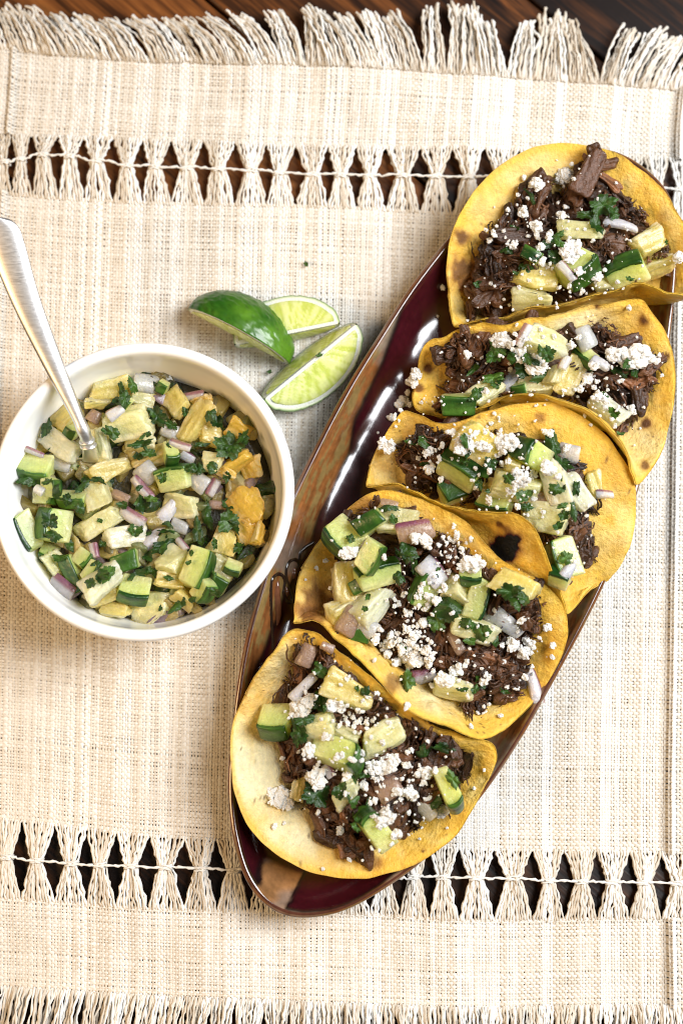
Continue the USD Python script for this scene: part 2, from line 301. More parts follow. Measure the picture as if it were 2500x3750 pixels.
def fringe(edge, down, leans, tips, cuts, seed):
    r = np.random.default_rng(seed); lx, lv = zip(*leans); txx, tv = zip(*tips)
    s = np.concatenate([wS, (wS[1:] + wS[:-1]) / 2]); tone = np.concatenate([wT, wT[1:]])
    x = sx(s, float(edge(700.0))); which = np.searchsorted(cuts, x)
    for k in range(len(cuts) + 1):
        idx = np.where(which == k)[0]
        if len(idx) == 0: continue
        xc = x[idx].mean(); mb = MB(); lean0 = np.interp(xc, lx, lv); tk = r.uniform(.25, .75); hz = r.uniform(.004, .009)
        for i in idx:
            y0 = float(edge(x[i])) + (-5 if down else 5); tip = np.interp(x[i], txx, tv) + r.normal(0, 7)
            lean = lean0 + r.normal(0, 7); q = np.linspace(0, 1, 17)
            px = x[i] + (lean + (xc - x[i]) * tk) * q ** r.uniform(1.05, 1.5) + r.normal(0, 5) * np.sin(q * np.pi * r.uniform(1, 3.2)) * q
            py = y0 + (tip - y0) * (q * .9 + .1 * np.sin(q * np.pi / 2))
            zz = .0014 + hz * np.sin(np.pi * q ** .8) * r.uniform(.3, 1.0) * (1 - .3 * q) + r.uniform(0, .001)
            P = unproj(px * OV, py * OV, 0); P[:, 2] = zz + zmat(P[:1, 0], P[:1, 1], np.array([.5])) - .0016
            yarn(mb, P, r.uniform(.00045, .00070) * (1 + .25 * q ** 4), tone[i] + r.normal(.05, .15), sides=5)
        emit('fringe_tuft', mb.out(), 'linen', mat_thing, col=mb.col())
fringe(L_top, False,
    [(-120, -20), (0, -30), (60, -45), (150, -60), (300, -78), (420, -62), (560, -80), (640, -66), (720, -12), (780, -55), (860, -60), (950, -45), (1000, -4), (1060, 8), (1110, -20), (1150, -42), (1185, 26), (1250, 18), (1300, -16), (1350, -42), (1400, 62), (1450, 72), (1500, 60), (1600, 75)],
    [(-120, 30), (0, 30), (60, 30), (120, 30), (160, 42), (240, 50), (330, 56), (420, 57), (500, 60), (560, 50), (620, 55), (700, 44), (760, 40), (830, 62), (880, 44), (940, 50), (990, 34), (1040, 24), (1075, 30), (1120, 48), (1180, 70), (1230, 44), (1290, 50), (1340, 62), (1390, 85), (1440, 80), (1480, 105), (1530, 98), (1600, 110)],
    [-40, 20, 62, 118, 170, 228, 290, 350, 415, 470, 530, 590, 648, 702, 748, 812, 868, 915, 968, 1022, 1062, 1105, 1160, 1218, 1272, 1325, 1372, 1420, 1470, 1525, 1580], 31)
fringe(L_low_b, True, [(-120, -20), (0, -30), (300, -34), (600, -14), (900, 10), (1200, -12), (1600, -5)], [(-120, 2425), (1700, 2450)],
    [-40, 30, 85, 140, 200, 262, 318, 370, 430, 490, 545, 610, 668, 730, 790, 850, 905, 960, 1020, 1080, 1140, 1200, 1258, 1320, 1380, 1440, 1500, 1560], 32)

# ------------------------------------------------------------------ z-buffer of what has been laid down (used to rest pieces on each other)
ZB = np.zeros((950, 640)); ZC = 4.0
def zb_add(P, spread=1):
    q = proj(P) / ZC; i = np.round(q[:, 1]).astype(int); j = np.round(q[:, 0]).astype(int)
    for di in range(-spread, spread + 1):
        for dj in range(-spread, spread + 1):
            a, b = i + di, j + dj; ok = (a >= 0) & (a < ZB.shape[0]) & (b >= 0) & (b < ZB.shape[1])
            np.maximum.at(ZB, (a[ok], b[ok]), P[ok, 2])
def zb_at(px, py, rad=0, pct=60):
    i, j = int(round(py / ZC)), int(round(px / ZC)); k = max(0, int(round(rad / ZC)))
    a = ZB[max(i - k, 0):i + k + 1, max(j - k, 0):j + k + 1]
    return float(np.percentile(a, pct)) if a.size else 0.0

# ------------------------------------------------------------------ glazed oval platter
PX = np.array([(1030,545),(985,600),(940,660),(875,760),(815,855),(760,952),(705,1060),(662,1150),(628,1240),(598,1340),(567,1450),(546,1560),(530,1690),(523,1790),(527,1880),(543,1965),(573,2040),(618,2088),(668,2109),(722,2109),(790,2094),(862,2056),(945,2000),(1035,1915),(1120,1812),(1190,1708),(1292,1528),(1392,1332),(1455,1160),(1500,1000),(1530,840),(1548,690),(1556,560),(1540,450),(1482,384),(1409,344),(1330,338),(1230,365),(1130,440)], float)
RIM = .025
rim = ov(PX[:, 0], PX[:, 1], RIM)[:, :2]
d = np.r_[0, np.cumsum(np.hypot(*(np.roll(rim, -1, 0) - rim).T))]
cs = CubicSpline(d, np.vstack([rim, rim[:1]]), bc_type='periodic')
NR = 760; R2 = cs(np.linspace(0, d[-1], NR, endpoint=False))
for _ in range(30): R2 = .5 * R2 + .25 * (np.roll(R2, 1, 0) + np.roll(R2, -1, 0))
e0, e1 = ov(672, 2108, RIM)[:2], ov(1460, 366, RIM)[:2]
CEN = (e0 + e1) / 2; AX = (e1 - e0) / np.linalg.norm(e1 - e0); AY = np.array([-AX[1], AX[0]])
UV = np.stack([(R2 - CEN) @ AX, (R2 - CEN) @ AY], 1); LA, LB = np.abs(UV[:, 0]).max(), np.abs(UV[:, 1]).max()
PROF = [(.030, .0030), (.022, .0032), (.014, .0065), (.007, .0135), (.0025, .0205), (.0006, .0234), (0, .0245), (.0007, .0254), (.0020, .0257), (.0034, .0249), (.0058, .0217), (.0088, .0180), (.0122, .0149), (.0142, .0138), (.0175, .0128), (.0225, .0122), (.031, .0118), (.044, .0115), (.056, .0114)]
pd = np.array(PROF); tt = np.linspace(0, len(PROF) - 1, 84); PD = np.stack([PL(np.arange(len(PROF)), pd[:, k])(tt) for k in range(2)], 1)
P = np.empty((len(PD), NR, 3)); DD = np.empty((len(PD), NR))
for k, (dd, z) in enumerate(PD):
    u = UV * np.array([1 - dd / LA, 1 - dd / LB]); P[k, :, :2] = CEN + u[:, :1] * AX + u[:, 1:] * AY; P[k, :, 2] = z; DD[k] = dd
inner = (np.arange(len(PD)) > 8 * 84 / 17.5)
P[:, :, 2] += np.where(inner[:, None], .0003 * (fbm(P * 40, 2, 2) - .5) * smoothstep(0.002, .01, DD), 0)
PQ = proj(P.reshape(-1, 3)).reshape(len(PD), NR, 2) / OV
def glaze_colour(P, Q, DD, outer):
    n1 = fbm(np.stack([P[..., 0] * 45, P[..., 1] * 45, 0 * P[..., 0]], -1), 4, 3); th = np.arange(NR)[None] / NR * 120 + 0 * DD
    st = fbm(np.stack([th * .55, DD * 1500, 0 * DD], -1), 4, 4); st2 = fbm(np.stack([th * .9, DD * 900, 0 * DD + 3], -1), 3, 6)
    maroon = np.array([.036, .0040, .0065]) * (.4 + 1.2 * n1[..., None])
    copper = np.array([.20, .075, .022]) * (.35 + 1.3 * st[..., None]); olive = np.array([.20, .13, .045])
    copper = copper + (olive - copper) * smoothstep(.5, .62, st2)[..., None]
    copper = copper + (np.array([.24, .19, .15]) - copper) * (.7 * smoothstep(.55, .7, n1))[..., None]
    black = np.array([.008, .005, .005])
    x, y = Q[..., 0], Q[..., 1]; left = x < 1000 - (y - 1200) * .42
    # copper band on the left lip, widest near the bowl, and along the whole right lip
    wl = np.interp(y, [330, 700, 830, 1000, 1200, 1380, 1520, 1700, 2200], [.0015, .0018, .008, .0125, .0135, .012, .008, .0035, .002])
    wr = np.interp(y, [330, 600, 700, 1100, 1500, 1800, 1900, 2200], [.003, .012, .020, .018, .018, .015, .004, .002])
    w = np.where(left, wl, wr) * (.75 + .5 * fbm(np.stack([th * .25, 0 * th, 0 * th], -1), 3, 8)) + .003 * (n1 - .5)
    e = (DD - w); mix = 1 - smoothstep(-.0005, .0005, e); c = maroon + (copper - maroon) * mix[..., None]
    c = c + (black - c) * (.85 * np.exp(-(e / .0009) ** 2))[..., None]
    # patches at the near tip: maroon, copper, maroon, parted by black strokes
    tip = smoothstep(1880, 1905, y - .12 * (x - 600) + 14 * (n1 - .5)); n2 = fbm(np.stack([P[..., 0] * 90, P[..., 1] * 90, 0 * P[..., 0]], -1), 4, 13); g = x + .35 * (y - 2030) + 70 * (n2 - .5) + 30 * (n1 - .5)
    pc = smoothstep(590, 598, g + .2 * (y - 1990)) * (1 - smoothstep(690, 696, g)) * smoothstep(1985, 2000, y + 20 * n1 - .4 * (x - 630))
    patch = np.array([.27, .13, .05]) * (.30 + 1.5 * n2[..., None]); patch = patch + (np.array([.20, .17, .15]) - patch) * (.6 * smoothstep(.5, .62, n1))[..., None]; c = c + (patch - c) * (tip * pc)[..., None]
    ln = np.maximum(np.exp(-((g + .2 * (y - 1990) - 588) / 9) ** 2), np.exp(-((g - 697) / 7) ** 2)) * tip * smoothstep(1960, 1990, y); c = c + (black - c) * (.9 * ln)[..., None]
    lip = np.exp(-((DD - .0012) / .0011) ** 2); c = c + (np.array([.13, .05, .018]) - c) * (.6 * lip)[..., None]
    return np.where(outer[..., None], np.array([.07, .025, .015]) * (.6 + .8 * n1[..., None]), c)
GC = glaze_colour(P, PQ, DD, ~inner[:, None] & (DD > .0012))
V = np.vstack([P.reshape(-1, 3), [[*CEN, P[-1, :, 2].mean()], [*CEN, .003]]]); F = grid_faces(len(PD), NR, True)
F = np.vstack([F[:, [0, 2, 1]], F[:, [0, 3, 2]]]); j = np.arange(NR); jn = (j + 1) % NR; k0 = (len(PD) - 1) * NR
F = np.vstack([F, np.stack([k0 + jn, k0 + j, np.full(NR, len(V) - 2)], 1), np.stack([j, jn, np.full(NR, len(V) - 1)], 1)])
C = np.vstack([GC.reshape(-1, 3), [[.05, .004, .008]] * 2])
s = np.sign(np.einsum('i,i', np.array([0, 0, 1.0]), vnormals(V, F)[k0])); F = F if s > 0 else F[:, ::-1]
plate = thing('serving_platter', 'long oval stoneware platter glazed deep maroon and copper holding the five tacos', 'platter')
emit('dish', (V, F), 'glaze', plate, col=C)
zb_add(P[inner].reshape(-1, 3), 2)
def plate_z(x, y):
    q = np.array([x, y]) - CEN; return PLT.query([(q @ AX), (q @ AY)])[1]
flat = P[inner].reshape(-1, 3); PLT = cKDTree(flat[:, :2])
def on_plate(pts, lift=.0):
    out = []
    for px, py in pts:
        z = .02
        for _ in range(4):
            w = unproj(px, py, z); z = flat[PLT.query(w[:2], k=16)[1], 2].mean()
        out.append(unproj(px, py, z + lift))
    return np.array(out)
# raised squiggle pressed into the platter's wall beside the bowl (points read off the enlarged photograph)
def curve(pts, n=60):
    pts = np.asarray(pts, float); t = np.r_[0, np.cumsum(np.linalg.norm(np.diff(pts, axis=0), axis=1))]
    return CubicSpline(t, pts)(np.linspace(0, t[-1], n))
sq = curve([(997, 2380), (992, 2260), (990, 2150), (1000, 2112), (1022, 2102), (1040, 2122), (1036, 2165), (1050, 2200), (1066, 2205), (1060, 2160), (1046, 2090), (1060, 2055), (1086, 2052), (1098, 2076), (1094, 2050), (1110, 2010), (1150, 1985)], 110)
v, f = tube(on_plate(sq, -.0001), .0009, 10, .5); emit('relief_line', (v, f), 'glaze', plate, col=np.tile([.022, .012, .009], (len(v), 1)))
for pts, rr in (([(1012, 2290), (1014, 2210), (1013, 2150), (1018, 2128)], .0019), ([(1052, 2185), (1046, 2150)], .0012), ([(1075, 2120), (1076, 2078)], .0016)):
    v, f = tube(on_plate(curve(pts, 16), -.0001), rr * np.sin(np.linspace(.15, np.pi - .15, 16)) ** .6, 10, .6); emit('relief_bead', (v, f), 'glaze', plate, col=np.tile([.16, .06, .03], (len(v), 1)))

# ------------------------------------------------------------------ white bowl
BZ = .054
bc = unproj(523, 1793, BZ); br = np.linalg.norm(unproj(523 + 555, 1793, BZ) - bc)
bowl = thing('salsa_bowl', 'round white ceramic bowl filled with pineapple and cucumber salsa', 'bowl', (bc[0], bc[1], 0.002))
k = br
prof = [(0, .004), (k * .60, .004), (k * .62, .0005), (k * .68, 0), (k * .70, .002), (k * .78, .010), (k * .90, .026), (k * .965, .042), (k * .985, .047), (k * 1.0, .0495), (k * 1.0, .0512), (k * .988, .0525), (k * .965, .0530), (k * .938, .0527), (k * .922, .0514), (k * .915, .0490), (k * .905, .0440), (k * .885, .0380), (k * .83, .025), (k * .72, .0125), (k * .60, .0075), (0, .007)]
prof = np.array(prof); t = np.r_[0, np.cumsum(np.hypot(*np.diff(prof, axis=0).T))]; tt = np.unique(np.r_[np.linspace(0, t[-1], 110), t]); pr = np.stack([np.interp(tt, t, prof[:, q]) for q in range(2)], 1)
for _ in range(2): pr[1:-1] = .5 * pr[1:-1] + .25 * (pr[2:] + pr[:-2])
pr[:, 0] = np.maximum(pr[:, 0], 1e-5)
a = np.arange(160) / 160 * 2 * np.pi
V = np.stack([pr[:, :1] * np.cos(a), pr[:, :1] * np.sin(a), np.repeat(pr[:, 1:], 160, 1)], -1).reshape(-1, 3); F = grid_faces(len(pr), 160, True)
emit('vessel', (V, F[:, ::-1]), 'porcelain', bowl)
# ------------------------------------------------------------------ tacos: each tortilla lofted between its far lip, its fold and its near lip
class Frame:
    """Positions as read off one enlarged view of the photograph: corner and scale in photograph pixels."""
    def __init__(s, x0, y0, k): s.x0, s.y0, s.k = x0, y0, k
    def px(s, x, y): return s.x0 + np.asarray(x, float) * s.k, s.y0 + np.asarray(y, float) * s.k
def lip(frame, pts, n, z):
    pts = np.asarray(pts, float); t = np.r_[0, np.cumsum(np.linalg.norm(np.diff(pts, axis=0), axis=1))]; t /= t[-1]
    q = np.linspace(0, 1, n); q = .5 - .5 * np.cos(np.pi * q) * (1 - 0) if False else q
    xy = np.stack([PL(t, pts[:, k])(q) for k in range(2)], 1)
    for _ in range(2): xy[1:-1] = .5 * xy[1:-1] + .25 * (xy[2:] + xy[:-2])
    px, py = frame.px(xy[:, 0], xy[:, 1])
    return unproj(px, py, np.interp(q, np.linspace(0, 1, len(z)), z))
def tortilla(frame, near, far, fold, zn, zf, zc, seed, spots, pale, label):
    n, m = 150, 72
    N, Fr, C = lip(frame, near, n, zn), lip(frame, far, n, zf), lip(frame, fold, n, zc)
    s = np.linspace(0, 1, m // 2)
    def bez(a, b, c, d, t): t = t[None, :, None]; return a[:, None] * (1 - t) ** 3 + 3 * b[:, None] * t * (1 - t) ** 2 + 3 * c[:, None] * t * t * (1 - t) + d[:, None] * t ** 3
    T = Fr - N; T[:, 2] *= .25; T /= np.maximum(np.linalg.norm(T, axis=1, keepdims=True), 1e-6)
    ln = np.linalg.norm(N - C, axis=1, keepdims=True); lf = np.linalg.norm(Fr - C, axis=1, keepdims=True)
    S = np.concatenate([bez(N, N + (C - N) * .38, C - T * ln * .42, C, s), bez(C, C + T * lf * .42, Fr + (C - Fr) * .38, Fr, s)[:, 1:]], 1)
    m2 = S.shape[1]; u = np.abs(np.concatenate([np.linspace(-1, 0, m // 2), np.linspace(0, 1, m // 2)[1:]]))[None] + 0 * S[..., 0]
    v, f = S.reshape(-1, 3), grid_faces(n, m2); tri = np.vstack([f[:, [0, 1, 2]], f[:, [0, 2, 3]]])
    nr = vnormals(v, tri)
    if nr[(n // 2) * m2 + m2 // 2, 2] < 0: nr, f = -nr, f[:, ::-1]
    wob = (fbm(v * 42, 3, seed) - .5) * .0055 * (.3 + u.reshape(-1) ** 2) + (fbm(v * 160, 3, seed + 1) - .5) * .0016
    bl = noise(v * 75, seed + 2); wob += .0012 * smoothstep(.68, .9, bl) * (1 - smoothstep(.85, 1, u.reshape(-1)))
    v = v + nr * wob[:, None]
    v = v + (noise(v * 150, seed + 4) - .5)[:, None] * .0005 * smoothstep(.93, 1, u.reshape(-1))[:, None]
    ed = np.minimum(1, np.minimum((1 - u.reshape(-1)) * 18, 1 + 0 * u.reshape(-1)))
    th = .00150 * (.35 + .65 * np.sqrt(np.clip(ed, 0, 1)))
    top, botm = v + nr * (th / 2)[:, None], v - nr * (th / 2)[:, None]
    k = n * m2; V = np.vstack([top, botm]); Fs = [f, f[:, ::-1] + k]
    idx = np.arange(k).reshape(n, m2); ring = np.concatenate([idx[:, 0], idx[-1, 1:], idx[::-1, -1][1:], idx[0, ::-1][1:-1]]); rn = np.roll(ring, -1)
    Fs.append(np.stack([ring, rn, rn + k, ring + k], 1)[:, ::-1] if np.allclose(f[0], grid_faces(n, m2)[0]) else np.stack([ring, rn, rn + k, ring + k], 1))
    # masa colour: golden, mottled paler, freckled and toasted where it touched the griddle
    base = np.array([.74, .42, .055]); light = np.array([.84, .60, .20]); gray = np.array([.76, .66, .38]); edge_c = np.array([.80, .47, .045])
    a = fbm(v * 60, 4, seed + 5); b = fbm(v * 230, 3, seed + 6); up = u.reshape(-1)
    c = base + (light - base) * np.clip(2.4 * (a - .42) + 1.5 * (b - .5), 0, 1)[:, None]
    q = proj(v); pm = np.zeros(k)
    for x, y, r, amt in pale:
        X, Y = frame.px(x, y); pm = np.maximum(pm, amt * np.exp(-(((q[:, 0] - X) ** 2 + (q[:, 1] - Y) ** 2) / (r * frame.k) ** 2)))
    c = c + (gray - c) * np.clip(pm * (.55 + 1.3 * b), 0, 1)[:, None]
    c = c + (edge_c - c) * (.75 * smoothstep(.93, .985, up))[:, None]
    cu = c.copy(); burn = np.array([.075, .022, .008]); toast = np.array([.36, .15, .03])
    c = c + (toast - c) * (.28 * smoothstep(.60, .74, fbm(v * 95, 3, seed + 9)))[:, None]
    cu = cu + (toast - cu) * (.4 * smoothstep(.6, .75, fbm(v * 85, 3, seed + 19)))[:, None]
    c = c + (toast - c) * (.25 * smoothstep(.955, 1, up) * smoothstep(.4, .7, noise(v * 40, seed + 12)))[:, None]
    fl = smoothstep(.90, .95, noise(v * 900, seed + 13)) * .8; c = c + (burn - c) * fl[:, None]
    for x, y, r, amt, side in spots:
        X, Y = frame.px(x, y); dd = np.hypot(q[:, 0] - X, (q[:, 1] - Y)) / (r * frame.k) + .7 * (b - .5) + .8 * (noise(v * 330, seed + 15) - .5)
        w = amt * (1 - smoothstep(.65, 1.15, dd)); wt = .75 * (1 - smoothstep(.8, 1.7, dd))
        if side == 'top': c = c + (toast - c) * wt[:, None]; c = c + (burn - c) * w[:, None]
        else: cu = cu + (toast - cu) * wt[:, None]; cu = cu + (burn - cu) * w[:, None]
    emit('taco_shell', (V, np.vstack(Fs)), 'masa', None, col=np.vstack([c, cu]))
    prim = stage.GetPrimAtPath(numbered_last('/World', 'taco_shell')); tag(prim, label, 'tortilla', 'soft corn taco shells standing in the platter')
    zb_add(top, 2)
    return top, q
def numbered_last(parent, name):
    k = used[(parent, name)]; return f'{parent}/{name}' if k == 0 else f'{parent}/{name}_{k:03d}'
F5, F4, F3, F2, F1 = Frame(780, 2220, .7015), Frame(1040, 1760, .7015), Frame(1300, 1380, .7015), Frame(1440, 1020, .676), Frame(1580, 480, .5867)
FB, FL_ = Frame(0, 1300, .7015), Frame(0, 940, .797)
SPEC = {
 1: dict(frame=F1, near=[(112, 1010), (120, 1120), (145, 1225), (260, 1192), (400, 1165), (500, 1140), (600, 1110), (700, 1090), (800, 1068), (900, 1042), (1000, 1010), (1100, 988), (1200, 962), (1255, 940), (1310, 933), (1400, 945), (1480, 975), (1568, 1012), (1640, 1030), (1690, 960)],
     far=[(112, 1010), (90, 880), (105, 740), (130, 620), (180, 510), (250, 390), (330, 300), (430, 210), (540, 140), (660, 90), (800, 72), (920, 80), (1040, 100), (1170, 140), (1270, 210), (1380, 300), (1470, 400), (1530, 500), (1590, 590), (1650, 700), (1690, 830), (1690, 960)],
     fold=[(112, 1010), (220, 1120), (400, 1160), (650, 1130), (900, 1080), (1230, 1020), (1500, 1010), (1690, 960)], zn=[.024, .034, .045, .050, .050, .050, .040], zf=[.024, .034, .036, .035, .036, .036, .030], zc=[.024, .014, .013, .013, .014, .018, .035],
     spots=[(178, 660, 42, .8, 'top'), (210, 890, 95, .75, 'top'), (250, 960, 60, .5, 'top')], pale=[(600, 200, 200, .3)], seed=101, hm=.013,
     slabs=[(985, 255, 350, 150, -60, .006)], label='topmost corn tortilla taco shell in the platter, charred at its left edge',
     blob=[(225, 1180), (232, 950), (270, 820), (305, 660), (430, 530), (515, 440), (560, 310), (710, 300), (790, 420), (850, 300), (950, 170), (1040, 95), (1085, 130), (1070, 260), (1160, 340), (1290, 460), (1355, 520), (1340, 640), (1300, 740), (1500, 660), (1480, 860), (1300, 930), (1150, 968), (900, 1035), (700, 1082), (480, 1140)]),
 2: dict(frame=F2, near=[(112, 610), (106, 660), (125, 705), (200, 732), (290, 758), (390, 738), (500, 698), (600, 650), (700, 622), (790, 613), (900, 640), (1000, 678), (1100, 740), (1180, 810), (1240, 890), (1280, 970), (1310, 1060), (1325, 1115), (1360, 1085), (1410, 1020), (1455, 930), (1490, 800)],
     far=[(112, 610), (130, 500), (140, 420), (170, 360), (220, 325), (270, 318), (330, 285), (420, 250), (520, 230), (600, 235), (700, 218), (800, 203), (900, 186), (1000, 162), (1100, 140), (1200, 115), (1300, 104), (1345, 112), (1390, 170), (1440, 240), (1490, 330), (1520, 440), (1530, 560), (1520, 680), (1490, 800)],
     fold=[(112, 610), (260, 690), (480, 690), (800, 640), (1100, 650), (1330, 740), (1490, 800)], zn=[.024, .036, .046, .054, .054, .050, .038, .032], zf=[.024, .038, .046, .050, .048, .044, .037, .032], zc=[.024, .015, .013, .013, .016, .024, .032],
     spots=[(185, 480, 26, .9, 'top'), (138, 590, 22, .7, 'top'), (1355, 225, 30, .9, 'top'), (1365, 790, 30, .9, 'top'), (1360, 1018, 22, .7, 'top'), (1485, 415, 16, .8, 'top'), (1100, 147, 14, .9, 'top')], pale=[(950, 230, 200, .7), (1330, 880, 130, .4)], seed=202, hm=.012,
     label='second corn tortilla taco shell from the top, spotted with small brown char marks',
     blob=[(250, 400), (340, 290), (480, 262), (700, 240), (1000, 270), (1080, 195), (1200, 280), (1310, 360), (1440, 400), (1440, 550), (1335, 720), (1255, 840), (1180, 770), (1060, 690), (900, 625), (750, 600), (620, 630), (500, 690), (300, 735), (235, 690), (300, 550)]),
 3: dict(frame=F3, near=[(75, 460), (58, 530), (60, 572), (110, 568), (200, 572), (290, 602), (400, 640), (500, 670), (600, 690), (700, 695), (790, 700), (850, 722), (910, 765), (965, 835), (1003, 920), (1033, 1010), (1062, 1100), (1085, 1180), (1106, 1240), (1200, 1150), (1300, 1060)],
     far=[(75, 460), (100, 395), (150, 310), (200, 232), (262, 172), (350, 200), (450, 243), (530, 235), (640, 200), (760, 160), (900, 135), (1000, 130), (1100, 160), (1200, 220), (1290, 290), (1370, 390), (1430, 490), (1465, 600), (1465, 720), (1440, 850), (1390, 950), (1300, 1060)],
     fold=[(75, 460), (200, 590), (400, 680), (600, 790), (720, 930), (860, 1030), (1040, 1100), (1200, 1110), (1300, 1060)], zn=[.024, .040, .048, .054, .056, .050, .034, .024], zf=[.024, .040, .048, .050, .046, .042, .034, .024], zc=[.024, .015, .016, .026, .034, .034, .028, .024],
     spots=[(790, 880, 80, 1.3, 'under'), (755, 765, 16, .8, 'under'), (965, 210, 24, .3, 'top')], pale=[(200, 420, 150, .25)], seed=303, hm=.012,
     label='middle corn tortilla taco shell with a dark burn spot on its outer face',
     blob=[(200, 350), (300, 280), (430, 252), (600, 270), (830, 290), (1000, 300), (1150, 380), (1180, 500), (1300, 580), (1290, 640), (1235, 720), (1250, 800), (1275, 950), (1160, 1030), (1080, 1110), (1045, 1020), (1005, 910), (940, 800), (850, 715), (650, 682), (450, 612), (290, 590), (250, 480)]),
 4: dict(frame=F4, near=[(95, 470), (60, 580), (45, 680), (47, 755), (100, 752), (150, 738), (205, 752), (270, 818), (340, 872), (430, 962), (540, 1082), (640, 1178), (740, 1236), (830, 1288), (930, 1325), (1010, 1350), (1070, 1335), (1150, 1282), (1250, 1200), (1340, 1110)],
     far=[(95, 470), (130, 400), (180, 320), (260, 220), (340, 140), (440, 75), (530, 58), (650, 90), (760, 128), (860, 160), (950, 210), (1010, 270), (1060, 330), (1120, 400), (1200, 450), (1300, 500), (1380, 560), (1440, 620), (1475, 700), (1481, 800), (1455, 900), (1405, 1000), (1340, 1110)],
     fold=[(95, 470), (300, 560), (520, 700), (750, 840), (950, 960), (1150, 1050), (1340, 1110)], zn=[.024, .032, .042, .048, .050, .046, .032, .024], zf=[.024, .038, .046, .050, .048, .042, .032, .024], zc=[.024, .016, .013, .013, .013, .016, .024],
     spots=[(170, 640, 95, .62, 'top'), (120, 700, 50, .5, 'top'), (400, 130, 60, .35, 'top'), (560, 1060, 40, .35, 'top')], pale=[(800, 1130, 130, .6)], seed=404, hm=.011,
     slabs=[(530, 320, 190, 120, 25, .003)], label='second corn tortilla taco shell from the bottom, toasted brown at its left end',
     blob=[(430, 100), (560, 110), (720, 170), (850, 210), (960, 270), (1040, 370), (1100, 450), (1250, 490), (1350, 600), (1350, 720), (1290, 850), (1270, 960), (1290, 1080), (1180, 1150), (1000, 1190), (960, 1250), (925, 1180), (800, 1090), (650, 1000), (520, 900), (430, 820), (300, 790), (250, 650), (280, 500), (230, 340), (300, 220), (400, 150)]),
 5: dict(frame=F5, near=[(175, 470), (130, 560), (95, 680), (85, 800), (90, 900), (120, 1010), (160, 1110), (220, 1200), (310, 1282), (400, 1340), (520, 1395), (650, 1418), (780, 1422), (900, 1400), (1000, 1375), (1100, 1330), (1200, 1260), (1300, 1150), (1380, 1020), (1440, 910)],
     far=[(175, 470), (205, 400), (240, 330), (330, 210), (430, 123), (520, 130), (640, 212), (750, 300), (850, 402), (980, 510), (1080, 590), (1180, 640), (1300, 680), (1420, 703), (1470, 738), (1481, 790), (1465, 850), (1440, 910)],
     fold=[(175, 470), (350, 520), (560, 640), (800, 790), (1050, 870), (1250, 900), (1440, 910)], zn=[.031, .031, .030, .029, .028, .028, .028, .027], zf=[.031, .042, .046, .048, .046, .038, .027], zc=[.031, .019, .014, .013, .013, .018, .027],
     spots=[(840, 1340, 36, .3, 'top'), (1100, 1280, 10, 1.0, 'top')], pale=[(230, 850, 260, 1.0), (420, 1180, 200, .8), (350, 330, 150, .6)], seed=505, hm=.013,
     label='bottom corn tortilla taco shell lying wide open at the near tip of the platter',
     blob=[(400, 190), (520, 150), (640, 220), (760, 330), (900, 470), (1020, 560), (1180, 660), (1330, 750), (1350, 860), (1290, 960), (1250, 1060), (1130, 1110), (1000, 1200), (900, 1250), (800, 1300), (760, 1370), (740, 1280), (560, 1230), (540, 1100), (430, 990), (360, 860), (370, 700), (350, 560), (370, 420), (430, 330)]),
}
NUMW = {1: 'topmost', 2: 'second', 3: 'middle', 4: 'fourth', 5: 'bottom'}
for k in (1, 2, 3, 4, 5):
    s = SPEC[k]; s['top'], s['q'] = tortilla(s['frame'], s['near'], s['far'], s['fold'], s['zn'], s['zf'], s['zc'], s['seed'], s['spots'], s['pale'], s['label'])

